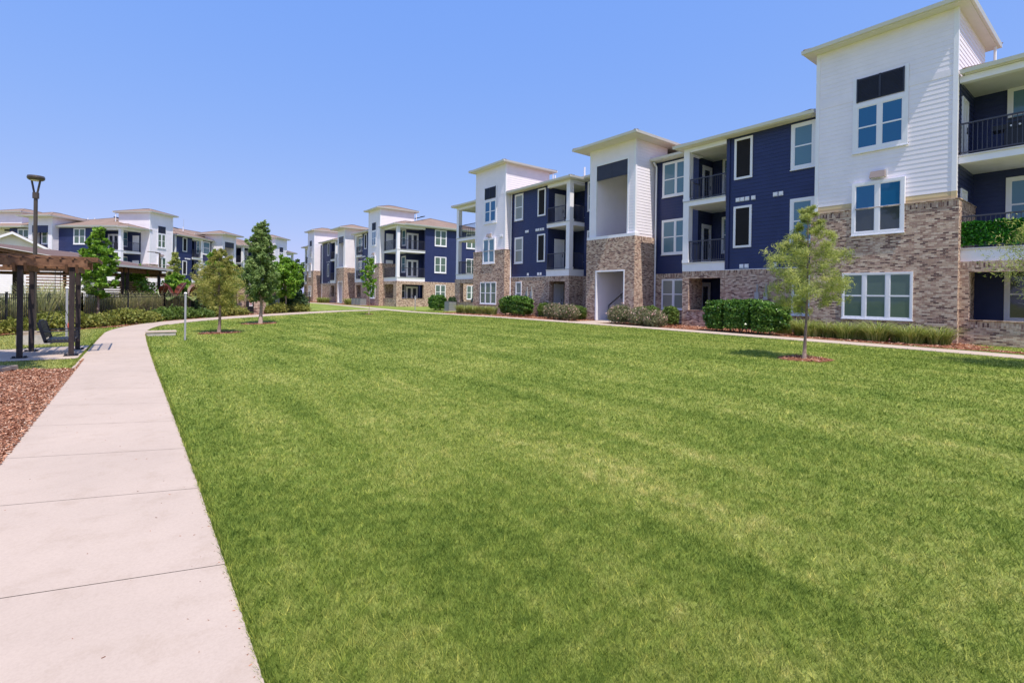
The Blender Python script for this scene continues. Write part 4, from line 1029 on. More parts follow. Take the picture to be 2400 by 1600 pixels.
for y in (y0, y1-.04):
    mb = MB(); mb.box((-2.04, y, .02), (-1.45, y+.04, .10), MS); mb.bar((-2.02, y+.02, .03), (-2.16, y+.02, .70), .04, .07, MS); mb.box((-1.52, y, .10), (-1.46, y+.04, .38), MS); part(mb, 'side_frame', sw)
    mb = MB(); mb.box((-2.18, y-.02, .38), (-1.42, y+.06, .405), MS); part(mb, 'armrest', sw)
    mb = MB(); mb.tube([(-1.5, y+.02, .1), (-1.86, y+.02, 1.46)], .006, 'dark_metal', 5); mb.tube([(-2.12, y+.02, .32), (-1.86, y+.02, 1.46)], .006, 'dark_metal', 5); mb.tube([(-1.86, y+.02, 1.46), (-1.86, y+.02, 2.42)], .006, 'dark_metal', 5); part(mb, 'chain', sw)
sw.location.x += .16; sw.scale.z = .78

# ------------------------------------------------------------------ fence round the pool
def fence(name, pts, label, step=.115, h=1.5):
    r = empty(name, (*pts[0], G(*pts[0])), label, 'fence'); m = MB()
    for a, b in zip(pts[:-1], pts[1:]):
        A = Vector((*a, 0)); B = Vector((*b, 0)); L = (B-A).length; d = (B-A)/L; z = (G(*a)+G(*b))/2
        for zz in (h-.02, h-.18, .12): m.bar(A+Vector((0,0,z+zz)), B+Vector((0,0,z+zz)), .03, .035, 'dark_metal')
        n = int(L/step)
        for k in range(n): p = A+d*(k+.5)*step; m.bar(p+Vector((0,0,z+.05)), p+Vector((0,0,z+h)), .023, .023, 'dark_metal')
        npost = max(1, int(L/2.4))
        for k in range(npost+1):
            p = A+d*L*k/npost; q = MB(); q.bar(p+Vector((0,0,z)), p+Vector((0,0,z+h+.05)), .07, .07, 'dark_metal'); q.box((p.x-.045, p.y-.045, z+h+.05), (p.x+.045, p.y+.045, z+h+.07), 'dark_metal'); part(q, 'fence_post', r)
    part(m, 'pickets', r)
    return r
fence('iron_fence', [(-9.5, 14.5), (-5.0, 24.5), (-2.2, 32.0), (1.3, 37.7), (5.7, 40.6)], 'long black metal picket fence around the pool, left of the gate pillars')
fence('iron_fence', [(7.35, 39.3), (9.4, 41.2), (11.2, 42.2)], 'short black metal picket fence right of the gate pillars')
for i, (x, y) in enumerate(((6.05, 40.2), (7.0, 39.2))):
    r = empty('gate_pillar', (x, y, G(x, y)), ('left' if i == 0 else 'right')+' brick pillar of the pool gate with pale stone cap', 'pillar', 'brick pillars of the pool gate')
    f_ = Frame((x, y), R(-46.5)); mb = MB(); f_box(mb, f_, -.28, .28, -.28, .28, -.6, 1.95, 'brick'); part(mb, 'shaft', r)
    mb = MB(); f_box(mb, f_, -.34, .34, -.34, .34, 1.95, 2.05, 'stone_block'); part(mb, 'cap', r)
gt = empty('pool_gate', (6.4, 39.75, -.2), 'dark metal pool gate between two brick pillars with an orange and white notice', 'gate')
fg = Frame((6.25, 39.98), R(-46.5+180), 1); g0 = 0; mb = MB()
pA = Vector((6.22, 40.0, 0)); pB = Vector((6.83, 39.38, 0))
for z in (-.1, 1.05, 1.6): mb.bar(pA+Vector((0,0,z)), pB+Vector((0,0,z)), .04, .05, 'dark_metal')
for k in range(8): p = pA+(pB-pA)*k/7; mb.bar(p+Vector((0,0,-.15)), p+Vector((0,0,1.65)), .025, .025, 'dark_metal')
mb.bar(pA+Vector((0,0,.35)), pB+Vector((0,0,.35)), .015, .8, 'dark_metal'); part(mb, 'leaf', gt)
c = (pA+pB)/2; nrm = Vector((-(pB-pA).y, (pB-pA).x, 0)).normalized(); nrm = nrm if nrm.y < 0 else -nrm; along = (pB-pA).normalized()
mb = MB(); mb.bar(c+nrm*.05-along*.13+Vector((0,0,.62)), c+nrm*.05+along*.13+Vector((0,0,.62)), .012, .5, 'white_trim')
mb.bar(c+nrm*.06-along*.12+Vector((0,0,.76)), c+nrm*.06+along*.12+Vector((0,0,.76)), .012, .16, 'red_print')
for k in range(3): mb.bar(c+nrm*.06-along*.09+Vector((0,0,.6-k*.07)), c+nrm*.06+along*.09+Vector((0,0,.6-k*.07)), .012, .02, 'red_print')
part(mb, 'notice', gt)
eb = MB(); eb.box((8.05, 40.1, .55), (8.5, 40.3, 1.0), 'grey_box'); eb.box((8.03, 40.08, 1.0), (8.52, 40.32, 1.03), 'grey_box'); eb.box((8.2, 40.15, -.2), (8.25, 40.2, .55), 'grey_box'); eb.box((8.1, 40.09, .6), (8.45, 40.1, .95), 'post_paint')
tag(eb.build('utility_cabinet', loc=(8.3, 40.2, -.15)), 'pale grey utility cabinet fixed behind the fence right of the pool gate', 'cabinet')

# ------------------------------------------------------------------ posts and lamps
def square_post(x, y, h, label, group=None):
    r = empty('marker_post', (x, y, G(x, y)), label, 'post', group); z = G(x, y)
    mb = MB(); mb.box((x-.028, y-.028, z-.1), (x+.028, y+.028, z+h), 'post_paint'); part(mb, 'shaft', r)
    mb = MB(); mb.hexa([(x-.045, y-.045, z+h), (x+.045, y-.045, z+h), (x+.045, y+.045, z+h), (x-.045, y+.045, z+h), (x-.02, y-.02, z+h+.04), (x+.02, y-.02, z+h+.04), (x+.02, y+.02, z+h+.04), (x-.02, y+.02, z+h+.04)], 'white_trim'); part(mb, 'cap', r)
    return r
square_post(1.30, 20.35, 1.62, 'slim pale grey post standing alone on the lawn right of the path')
r = square_post(-1.86, 21.6, 1.75, 'slim pale post behind the swing arbour with a small red tag')
mb = MB(); mb.box((-1.83, 21.5, .12), (-1.78, 21.53, .30), 'red_print'); part(mb, 'tag', r)
r = square_post(19.7, 40.0, 1.0, 'short grey post with an oval head on the grass near the far balconies')
mb = MB(); mb.hexa([(19.62, 39.97, 1.04), (19.78, 39.97, 1.04), (19.78, 40.03, 1.04), (19.62, 40.03, 1.04), (19.66, 39.97, 1.3), (19.74, 39.97, 1.3), (19.74, 40.03, 1.3), (19.66, 40.03, 1.3)], 'post_paint'); part(mb, 'head', r)
mb = MB(); mb.box((.25, 22.6, -.35), (1.15, 23.3, -.17), 'stone_block'); mb.box((.22, 22.58, -.17), (1.18, 23.32, -.13), 'concrete'); tag(mb.build('drain_inlet', loc=(.7, 23, -.3)), 'low pale concrete drain box in the lawn by the bend of the path', 'drain')
mb = MB(); mb.box((-2.9, 20.6, -.35), (-2.15, 21.0, .0), 'stone_block'); mb.box((-2.8, 20.62, .0), (-2.3, 20.98, .1), 'edging'); tag(mb.build('stone_block', loc=(-2.5, 20.8, -.3)), 'pale stone block on the grass behind the swing', 'block')

lx, ly = -2.7, 22.2
lp = empty('lamp_post', (lx, ly, -.3), 'tall bronze post top lamp with V arms and round head above the arbour', 'street lamp')
mb = MB(); mb.tube([(lx, ly, -.3), (lx, ly, 4.38)], .052, 'bronze_metal', 12); mb.tube([(lx, ly, -.3), (lx, ly, -.2)], .14, 'bronze_metal', 12); part(mb, 'pole', lp, smooth=False)
mb = MB(); mb.tube([(lx, ly, 4.36), (lx, ly, 4.55)], .085, 'bronze_metal', 12); part(mb, 'collar', lp)
u = Vector((.84, -.54, 0))
for sg in (-1, 1):
    mb = MB(); c = Vector((lx, ly, 4.5)); mb.tube([c+u*sg*.04, c+u*sg*.135+Vector((0,0,.47))], .028, 'bronze_metal', 8); part(mb, 'arm', lp)
mb = MB(); mb.tube([(lx, ly, 4.95), (lx, ly, 4.98), (lx, ly, 5.03), (lx, ly, 5.09), (lx, ly, 5.10)], [.17, .21, .225, .21, .1], 'bronze_metal', 28); part(mb, 'head', lp)
mb = MB(); mb.tube([(lx, ly, 4.93), (lx, ly, 4.949)], [.12, .13], 'lamp_glass', 20); part(mb, 'lens', lp)
c2 = Vector((1.6, 62, 0)); c2 = Vector((1.73, 63.0, -.2))
lp2 = empty('lamp_post', tuple(c2), 'dark square lamp post with a long flat arm behind the pavilion roof', 'street lamp')
mb = MB(); mb.bar(c2, c2+Vector((0,0,5.55)), .16, .16, 'bronze_metal'); part(mb, 'pole', lp2)
mb = MB(); mb.bar(c2+Vector((0,0,5.5)), c2+Vector((-.35, .25, 5.6)), .14, .12, 'bronze_metal'); mb.bar(c2+Vector((-.35, .25, 5.6)), c2+Vector((-1.0, .7, 5.68)), .25, .07, 'bronze_metal'); part(mb, 'arm', lp2)

# ------------------------------------------------------------------ foliage
def rand_dirs(n):
    v = rng.normal(size=(n, 3)); return v/np.linalg.norm(v, axis=1)[:, None]
def leaf_quads(c, size, aspect=.45, normal_bias=None, droop=0, up=None):
    """leaf-shaped quads (kite) centred at c"""
    n = len(c); L = size*(.6+.8*rng.random(n)); a = rand_dirs(n)
    if up is not None: a = a*(1-up[0])+np.array(up[1])*up[0]; a /= np.linalg.norm(a, axis=1)[:, None]
    if droop: a[:, 2] -= droop; a /= np.linalg.norm(a, axis=1)[:, None]
    b = rand_dirs(n); w = np.cross(a, b); w /= np.linalg.norm(w, axis=1)[:, None]
    W = (L*aspect)[:, None]; L = L[:, None]
    return np.stack([c-a*L/2, c+w*W/2-a*L*.05, c+a*L/2, c-w*W/2-a*L*.05], 1).reshape(-1, 3)
def shade_val(n, base=.5, sd=.22): return np.clip(rng.normal(base, sd, n), 0, 1)
def add_thing_crown(root, name, verts, mat, u):
    o = np_mesh(name, verts, 4, mat, u, loc=tuple(root.location)); o.location = (0, 0, 0); o.parent = root; return o
def tree(base, label, H, prof, z_lo, leafmat, nleaf, lsize, trunk_r, bark='bark', nbr=40, spray=.35, aspect=.45, lean=(0, 0), group=None, up=None, droop=0, upang=.5, gap=.0, name='tree', cat='tree', clump=14, offx=0):
    """prof(h in 0..1) -> crown radius; limbs leave the stem and carry leaf sprays"""
    x, y = base; z = G(x, y); root = empty(name, (x, y, z), label, cat, group); mb = MB()
    top = Vector((x+lean[0], y+lean[1], z+H)); B0 = Vector((x, y, z-.05))
    st = lambda h: B0+(top-B0)*h+Vector((math.sin(h*7)*.03, math.cos(h*5)*.03, 0))
    mb.tube([st(h) for h in np.linspace(0, .97, 9)], [trunk_r*1.35]+[trunk_r*(1-.9*h) for h in np.linspace(.12, .97, 8)], bark, 8)
    part(mb, 'trunk', root, smooth=True)
    lb = MB(); cs = []; us = []
    for k in range(nbr):
        h = z_lo+(.97-z_lo)*(k+rng.random())/nbr; h = min(h, .96)
        r = prof((h-z_lo)/(1-z_lo))*(.72+.36*rng.random()); a = k*2.4+rng.random()*.9
        p0 = st(h); d = Vector((math.cos(a), math.sin(a), upang*(.6+.7*rng.random())));
        p2 = p0+Vector((d.x*r, d.y*r, d.z*r)); p1 = p0+(p2-p0)*.5+Vector((0, 0, -.05*r*droop*2+.06*r))
        lb.tube([p0, p1, p2], [max(.006, trunk_r*.35*(1-h)), max(.004, trunk_r*.2*(1-h)), .003], bark, 5)
        m = max(3, int(nleaf/nbr*(.4+1.2*r/max(prof(.3), .1))))
        # leaves gather in clumps along the limb
        nc = max(2, int(m/clump)); tt = .25+.75*rng.random(nc)**.7
        cc = np.array([list(p0+(p2-p0)*float(t_)) for t_ in tt])+rng.normal(0, spray*.55, (nc, 3))*np.array([1, 1, .7])*max(r, .3)
        val = shade_val(nc, .5, .2)
        idx = rng.integers(0, nc, m); pts = cc[idx]+rng.normal(0, spray*.26, (m, 3))*max(r, .35)
        cs.append(pts); us.append(np.clip(val[idx]+rng.normal(0, .14, m), 0, 1))
    part(lb, 'limbs', root, smooth=True)
    c = np.vstack(cs); u = np.concatenate(us)
    add_thing_crown(root, 'crown', leaf_quads(c, lsize, aspect, up=up, droop=droop), leafmat, u)
    return root
def kidney(lo=.0):
    return lambda h: 0
# young bald cypress near the building
tree((12.86, 5.06), 'young feathery light green cypress tree on the lawn in front of the brick tower', 3.75, lambda h: .90*(1-h)**.95*(.7+.85*min(1, h*2.5))+.03, .30, 'leaf_cypress', 16500, .105, .040, 'bark', 34, .26, .11, upang=.28, droop=.3, up=None, clump=36)
# cypress with yellowish crown left
tree((2.64, 23.2), 'yellow green airy cypress tree on the lawn by the bend of the path', 3.5, lambda h: 1.08*(1-h)**.75*(.7+.5*min(1, h*4))+.04, .30, 'leaf_cypress_yellow', 15000, .10, .06, 'bark', 46, .25, .2, upang=.22, droop=.1, clump=34)
# dense conifer
tree((5.11, 28.4), 'tall dense dark green conifer with pointed top on the lawn', 5.4, lambda h: .88*(1-h)**.62*(.7+.5*min(1, h*4))+.03, .20, 'leaf_conifer', 30000, .15, .085, 'bark_pale', 84, .26, .3, upang=.42, droop=.0, clump=40)
tree((-1.66, 32.8), 'bright green leafy maple tree standing before the fence left of the pavilion', 5.0, lambda h: .88*(1-h)**.7*(.6+.65*min(1, h*3.5))+.05, .24, 'leaf_bright', 7500, .15, .06, 'bark_pale', 50, .26, .6, upang=.75, clump=26)
tree((8.84, 39.7), 'round bright green tree behind the shrubs at the right end of the pool fence', 4.2, lambda h: 1.2*(1-h)**.5*(.6+.6*min(1, h*3))+.05, .26, 'leaf_bright', 10000, .18, .05, 'bark_pale', 46, .26, .6, upang=.6, clump=22)
tree((4.88, 40.2), 'green broadleaf tree with a leaning pale trunk left of the pool gate', 4.6, lambda h: 1.3*(1-h)**.6+.05, .30, 'leaf_bright', 6000, .18, .05, 'bark_pale', 34, .28, .6, lean=(-.5, .4), upang=.5)
tree((12.65, 32.75), 'thin young tree with sparse yellow green leaves before the far brick tower', 3.9, lambda h: .55*(1-h)**.5*(.5+.8*min(1, h*2.5))+.04, .30, 'leaf_bright', 1500, .14, .022, 'bark_pale', 26, .3, .6, upang=.9, clump=9)
tree((2.1, 43.4), 'pale green pointed cypress behind the pavilion roof end', 4.6, lambda h: .75*(1-h)**.7+.03, .15, 'leaf_cypress', 7000, .17, .05, 'bark', 40, .3, .35)
tree((2.2, 41.6), 'bright green bushy tree behind the fence right of the pavilion', 2.9, lambda h: 1.1*(1-h)**.5+.1, .15, 'leaf_bright', 5000, .17, .05, 'bark', 26, .3, .6)
tree((-.2, 39.5), 'green leafy tree inside the pool court behind the pavilion posts', 3.2, lambda h: 1.1*(1-h)**.5+.1, .3, 'leaf_bright', 3500, .17, .05, 'bark', 26, .3, .6)
# tree just outside the right edge, its branches reach into the frame
tree((15.9, .9), 'feathery light green cypress at the right edge of the lawn', 3.6, lambda h: 1.2*(1-h)**.55*(.6+.7*min(1, h*3))+.03, .36, 'leaf_cypress', 16000, .085, .045, 'bark', 46, .34, .16, upang=.3, droop=.3, clump=36)
tree((-4.6, 11.2), 'tall unseen tree added outside the left edge to shade the arbour pad', 13.0, lambda h: 1.9*(1-h)**.2*min(1, .5+h*2)+.1, .64, 'leaf_bright', 30000, .26, .14, 'bark_pale', 90, .30, .6, upang=.12)  # unseen tree, added only to cast shade on the arbour pad
# far trees in the gap between the blocks and beyond
for (x, y, H, r, lab) in ((17.5, 112, 7.5, 3.4, 'dark green tree in the gap left of the far block'), (21.5, 118, 8.5, 4, 'rounded green tree just behind the far block corner'), (13.0, 125, 6.5, 3.5, 'low distant tree behind the pool gate'), (25, 108, 8, 3.6, 'distant green tree behind the far brick tower')):
    tree((x, y), lab, H, lambda h, r=r: r*(1-h)**.5*(.7+.4*min(1, h*3))+.1, .12, 'leaf_dark', 4500, .5, .16, 'bark', 34, .3, .6, upang=.5, group='distant trees between the blocks')

# hedges: leaf shells over a rounded volume
def hedge(x, y, sx, sy, h, label, mat='leaf_hedge', n=6000, ls=.085, rot=0, rnd=.18, name='hedge', cat='hedge', group=None, z0=.12, flowers=0, cuts=(), sq=4, open_=.0, stems=True, fl='petal'):
    z = G(x, y); root = empty(name, (x, y, z), label, cat, group)
    d = rand_dirs(n*2); d[:, 2] = np.where(d[:, 2] < -.75, -d[:, 2], d[:, 2])
    p = np.abs(d)**sq; k = 1/(p.sum(1))**(1/sq)     # superellipsoid shell
    lump = 1+.07*np.sin(d[:, 0]*9+x)*np.cos(d[:, 1]*8+y)+.05*np.sin(d[:, 2]*13+d[:, 0]*5)
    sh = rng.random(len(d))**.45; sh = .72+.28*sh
    q = d*(k*sh*lump)[:, None]*np.array([sx/2, sy/2, (h-z0)/2]); q[:, 2] += z0+(h-z0)/2
    q += rng.normal(0, rnd*.12, q.shape)
    # recessed seams between neighbouring plants
    for c_ in cuts:
        m = (np.abs(q[:, 1]/(sy/2)-c_) < .05) & (sh > .80) & (q[:, 2] < h*.9); q = q[~m]; d = d[~m]; sh = sh[~m]
    c, s = math.cos(rot), math.sin(rot); qx = q[:, 0]*c-q[:, 1]*s; qy = q[:, 0]*s+q[:, 1]*c; q[:, 0] = qx+x; q[:, 1] = qy+y; q[:, 2] += z
    nn = len(q); cl = np.sin(q[:, 0]*5.1+q[:, 2]*4)*np.cos(q[:, 1]*4.3+q[:, 2]*5.7)*.16
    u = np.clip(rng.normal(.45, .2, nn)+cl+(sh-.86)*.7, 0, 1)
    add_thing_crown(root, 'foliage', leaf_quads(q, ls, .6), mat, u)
    # woody inside
    mb = MB()
    ns = max(3, int(sy*4))
    for i in range(ns):
        yy = (-.4+.8*(i+.5)/ns)*sy; xx = random.uniform(-.15, .15)*sx
        P0 = Vector((x+xx*c-yy*s, y+xx*s+yy*c, z-.02)); 
        for j in range(3):
            mb.tube([P0, P0+Vector((random.uniform(-.25, .25)*sx, random.uniform(-.25, .25)*sx, h*.45)), P0+Vector((random.uniform(-.35, .35)*sx, random.uniform(-.3, .3)*sx, h*.75))], [.016, .011, .004], 'bark', 5)
    part(mb, 'stems', root)
    # a dense inner mass of larger, darker leaves
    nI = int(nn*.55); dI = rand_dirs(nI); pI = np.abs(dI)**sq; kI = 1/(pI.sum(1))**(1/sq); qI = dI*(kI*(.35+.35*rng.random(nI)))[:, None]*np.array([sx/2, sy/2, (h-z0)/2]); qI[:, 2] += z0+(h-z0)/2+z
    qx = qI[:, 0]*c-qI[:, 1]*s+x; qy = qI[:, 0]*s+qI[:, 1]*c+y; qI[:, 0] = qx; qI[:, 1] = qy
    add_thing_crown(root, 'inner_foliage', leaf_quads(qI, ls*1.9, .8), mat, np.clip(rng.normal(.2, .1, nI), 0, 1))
    if flowers:
        sel = rng.choice(nn, flowers, replace=False); f = q[sel]+d[sel]*.03
        f = f[f[:, 2] > z+h*.35]; V = np.vstack([leaf_quads(f+rng.normal(0, .012, f.shape), .055, .9) for _ in range(4)])
        tag(add_thing_crown(root, 'flowers', V, fl, rng.random(len(V)//4)), kind='stuff')
    return root
hedge(19.95, 10.25, 1.15, 3.35, 1.33, 'long clipped glossy dark green hedge in front of the screened windows, largest of all', n=15000, ls=.10, cuts=(-.34, .36), rot=R(-4))
hedge(21.2, 27.2, 1.2, 3.0, 1.36, 'clipped glossy green hedge before the brick wall near the far brick tower', n=9000, ls=.11, cuts=(.1,), rot=R(0))
hedge(21.8, 39.7, 1.3, 1.6, 1.34, 'square clipped hedge beside the air conditioner past the far corner of the nearest building', n=6000, ls=.12)
hedge(22.6, 37.9, .9, 1.6, 1.2, 'dark hedge behind the air conditioner at the far building corner', n=3500, ls=.12, mat='leaf_dark')
gb = 'clipped boxwood balls by the entrance'
hedge(21.9, 24.9, .98, .98, .95, 'large clipped round boxwood beside the patio door left of the stair tower', 'leaf_box', 5200, .06, name='boxwood', cat='shrub', sq=2.4, group=gb, z0=.02)
hedge(22.35, 23.6, .6, .6, .62, 'smallest round boxwood squeezed before the dark patio opening', 'leaf_box', 2200, .06, name='boxwood', cat='shrub', sq=2.4, group=gb, z0=.02)
hedge(21.75, 21.75, .8, 1.5, .82, 'low wide clipped boxwood behind the roses left of the stair tower', 'leaf_box', 4500, .06, name='boxwood', cat='shrub', sq=3, group=gb, z0=.02)
hedge(21.7, 16.75, .95, .95, .88, 'boxwood nearest the stair tower right of the entrance', 'leaf_box', 4500, .065, name='boxwood', cat='shrub', sq=2.6, group=gb, z0=.02)
hedge(21.3, 15.85, .9, .9, .95, 'middle boxwood of the three right of the entrance', 'leaf_box', 4500, .065, name='boxwood', cat='shrub', sq=2.6, group=gb, z0=.02)
hedge(21.7, 14.95, .72, .82, .96, 'boxwood standing under the white double window right of the entrance', 'leaf_box', 3600, .065, name='boxwood', cat='shrub', sq=2.8, group=gb, z0=.02)
gr = 'rose bushes by the entrance'
for (x, y, sx, sy, h, lab) in ((20.2, 21.0, 1.1, 1.5, .85, 'flowering rose bush left of the entrance slab'), (20.7, 22.6, 1.1, 1.6, .88, 'flowering rose bush beside the large round boxwood'),
                               (20.15, 16.9, 1.1, 1.3, .92, 'flowering rose bush right of the entrance slab nearest the stair opening'), (20.1, 15.6, 1.0, 1.2, .78, 'flowering rose bush in front of the middle boxwood'), (19.95, 14.6, .9, .9, .66, 'lowest flowering rose bush at the right end of the rose row')):
    hedge(x, y, sx, sy, h, lab, 'leaf_rose', 3400, .065, name='rose_bush', cat='rose bush', group=gr, sq=2.2, z0=.05, flowers=230, rnd=.6)
# yellow green shrubs along the footpath bed
gsp = 'yellow green shrubs along the pool fence'
sp = [(-6.3, 24.2), (-5.35, 24.6), (-4.5, 25.4), (-3.75, 26.6), (-3.0, 27.6), (-2.3, 28.4), (-1.75, 29.3), (-1.15, 30.1), (-.65, 31.0), (-.1, 32.1), (.45, 33.2), (1.1, 34.4), (1.8, 35.3), (2.5, 36.1), (3.2, 36.9), (4.0, 37.6), (4.9, 38.2), (5.6, 38.9), (7.6, 39.5), (8.3, 39.2+.4), (9.6, 40.3), (10.3, 40.6)]
words = ['leftmost yellow green shrub of the fence row', 'second yellow green shrub from the left of the fence row', 'yellow green shrub left of the far arbour post', 'yellow green shrub seen between the arbour posts', 'yellow green shrub just behind the swing', 'yellow green shrub left of the maple trunk', 'yellow green shrub at the foot of the maple', 'yellow green shrub right of the maple trunk', 'low rounded shrub where the path starts to bend', 'shrub under the left part of the pavilion', 'shrub under the pavilion middle post', 'shrub under the right end of the pavilion', 'shrub below the red banana leaves', 'shrub right of the red banana leaves', 'shrub directly behind the lone grey post', 'shrub left of the yellow cypress', 'shrub right of the yellow cypress trunk', 'shrub at the left gate pillar', 'shrub at the right gate pillar', 'shrub below the grey cabinet', 'shrub near the end of the pool fence', 'rightmost yellow green shrub of the fence row']
for i, (x, y) in enumerate(sp):
    s = 1.0+.25*math.sin(i*2.3); hedge(x+.12*math.sin(i*5.1), y, .95*s, .98*s, .48+.13*math.sin(i*1.7), words[i], 'leaf_spirea' if i not in (11, 12, 13, 14) else 'leaf_box', 1500, .12, name='shrub', cat='shrub', group=gsp, sq=2, rnd=.9, z0=.0)
for i, (x, y, h, lab) in enumerate(((9.9, 41.1, 1.4, 'dark green bush at the very end of the pool fence'), (8.9, 41.4, 1.3, 'olive bush behind the grey cabinet'), (3.4, 39.6, 1.5, 'dark bush behind the fence below the leaning tree'), (4.6, 40.6, 1.5, 'dark bush left of the gate pillar behind the fence'))):
    hedge(x, y, 1.5, 1.5, h, lab, 'leaf_dark' if i != 1 else 'leaf_box', 2600, .14, name='bush', cat='bush', sq=2, rnd=.9, z0=.0, group='taller bushes by the pool fence')

# grass clumps made of arching blades
def blades(n, x, y, rad, h, w, arch=.6, seg=3):
    """returns quads for n arching blades"""
    a = rng.random(n)*6.283; r0 = rad*.35*np.sqrt(rng.random(n)); bx = x+np.cos(a)*r0; by = y+np.sin(a)*r0
    a2 = a+rng.normal(0, .5, n); hh = h*(.55+.6*rng.random(n)); rr = hh*arch*(.3+.9*rng.random(n)); wv = w*(.7+.6*rng.random(n))
    sx, sy = -np.sin(a2), np.cos(a2); z0 = gz(bx, by); out = []; us = []
    prev = None; uval = rng.random(n)
    for k in range(seg+1):
        t = k/seg; px = bx+np.cos(a2)*rr*t**1.7; py = by+np.sin(a2)*rr*t**1.7; pz = z0+hh*(t*1.25-.42*t**3); ww = wv*(1-t*.85)/2
        L = np.stack([px-sx*ww, py-sy*ww, pz], 1); Q = np.stack([px+sx*ww, py+sy*ww, pz], 1)
        if prev is not None: out.append(np.stack([prev[0], prev[1], Q, L], 1)); us.append(uval)
        prev = (L, Q)
    return np.concatenate(out).reshape(-1, 3), np.concatenate(us)
def clump(x, y, h, rad, n, w, mat, label, group, name='ornamental_grass', cat='ornamental grass', arch=.75):
    r = empty(name, (x, y, G(x, y)), label, cat, group); V, U = blades(n, x, y, rad, h, w, arch); add_thing_crown(r, 'blades', V, mat, U); return r
gl = 'liriope clumps under the brick tower'
names = ['rightmost arching grass clump under the brick tower', 'second arching grass clump from the right under the brick tower', 'third arching grass clump from the right under the brick tower', 'arching grass clump below the right part of the triple window', 'arching grass clump below the middle of the triple window', 'arching grass clump below the left part of the triple window', 'arching grass clump left of the triple window', 'arching grass clump right of the young cypress trunk', 'leftmost arching grass clump by the brick tower corner']
for i in range(9):
    clump(21.0-.35*(i % 2)+.15*math.sin(i*3.1), 4.25+i*.52+.1*math.sin(i*2.2), .66+.13*math.sin(i*2.6), .9, 380, .026, 'blade_lirio', names[i], gl, arch=1.15)
clump(21.4, 9.25, .75, .8, 420, .016, 'blade_lirio', 'arching grass clump under the tall ground floor window', gl)
gm = 'grass clumps at the far brick tower'
for i in range(6):
    clump(20.6-.12*i+.1*(i % 2), 29.2+i*.75, .72, .8, 320, .028, 'blade_lirio', ['tall grass clump right beside the second hedge', 'second far grass clump from the hedge', 'third far grass clump from the hedge', 'fourth far grass clump from the hedge', 'fifth far grass clump from the hedge', 'leftmost far grass clump below the teal chairs'][i], gm)
for i, (x, y) in enumerate(((21.6, 62.2), (21.6, 63.4), (21.7, 72.5), (21.7, 74.2), (21.7, 76), (21.8, 84), (21.8, 86.3), (21.9, 88))):
    clump(x, y, .9, 1.0, 200, .05, 'blade_lirio', ['grass clump left of the air conditioners at the far block', 'grass clump beside the far entrance brick pier', 'grass clump just beyond the far stair entrance', 'second grass clump beyond the far stair entrance', 'third grass clump beyond the far stair entrance', 'grass clump before the farthest brick tower', 'grass clump at the left foot of the farthest tower', 'last grass clump left of the farthest tower'][i], 'grass clumps along the far block')
# reeds behind the iron fence: one uncountable stand
V = []; U = []
fp = arc_sample([(-9.9, 15.6), (-5.6, 25.0), (-2.8, 32.6), (.7, 38.3), (4.7, 41.3)], 150)
for i, p in enumerate(fp):
    v, u = blades(110, p[0]+random.uniform(-.35, .35)-.1, p[1]+random.uniform(-.3, .3), .9, 1.35+.55*random.random(), .034, .40, 3); V.append(v); U.append(u)
tag(np_mesh('reeds', np.vstack(V), 4, 'blade_reed', np.concatenate(U)), kind='stuff', label='tall dry and green reeds growing behind the iron fence', cat='reeds')
for i, (x, y, lab) in enumerate(((-2.9, 30.7, 'tall straw coloured reed tuft right behind the swing'), (-3.4, 29.3, 'straw coloured reed tuft behind the left arbour posts'))):
    clump(x, y, 2.3, 1.0, 260, .03, 'blade_reed', lab, 'tall reed tufts before the fence', 'reed_tuft', 'reeds', .5)

# banana plants: big paddle leaves on stems
def banana(x, y, leaves, label):
    z = G(x, y); r = empty('banana_plant', (x, y, z), label, 'banana plant', 'banana plants behind the pool fence')
    mb = MB(); mb.tube([(x, y, z), (x+.03, y, z+1.3)], [.07, .05], 'bark', 7); part(mb, 'stem', r)
    for (a, L, up, W, mat, tilt) in leaves:
        q = MB(); d = Vector((math.cos(R(a)), math.sin(R(a)), 0)); s = Vector((-d.y, d.x, 0)); p0 = Vector((x, y, z+1.2)); N = 8; L *= .9; W *= 1.25
        ctr = [p0+d*L*t_*(.6 if up else 1)+Vector((0,0,L*(t_*(1.05 if up else .6)-(.25 if up else .75)*t_*t_))) for t_ in np.linspace(.12, 1, N)]
        wd_ = [W*math.sin(math.pi*min(1, .08+t_*.92))**.6 for t_ in np.linspace(0, 1, N)]
        for k in range(N-1):
            for sg in (-1, 1):
                q.poly([ctr[k], ctr[k+1], ctr[k+1]+s*sg*wd_[k+1]+Vector((0,0,tilt*wd_[k+1])), ctr[k]+s*sg*wd_[k]+Vector((0,0,tilt*wd_[k]))], mat, [(random.random(), 0)]*4)
        q.tube([p0]+ctr, .015, 'bark', 4); part(q, 'leaf', r)
RD = 'leaf_banana_red'; GR = 'leaf_banana_green'
banana(1.9, 39.0, [(150, 1.4, 1, .22, RD, .5), (40, 1.5, 1, .26, RD, .4), (250, 1.2, 0, .24, GR, .2), (330, 1.2, 0, .24, GR, .2), (100, 1.1, 0, .22, GR, .1)], 'dark red leaved banana plant above the fence left of the pale post')
banana(2.7, 38.9, [(320, 1.2, 1, .26, RD, .5), (60, 1.3, 1, .22, RD, .5), (200, 1.2, 0, .26, GR, .2), (280, 1.1, 0, .22, GR, .2)], 'red leaved banana plant directly behind the pale post')
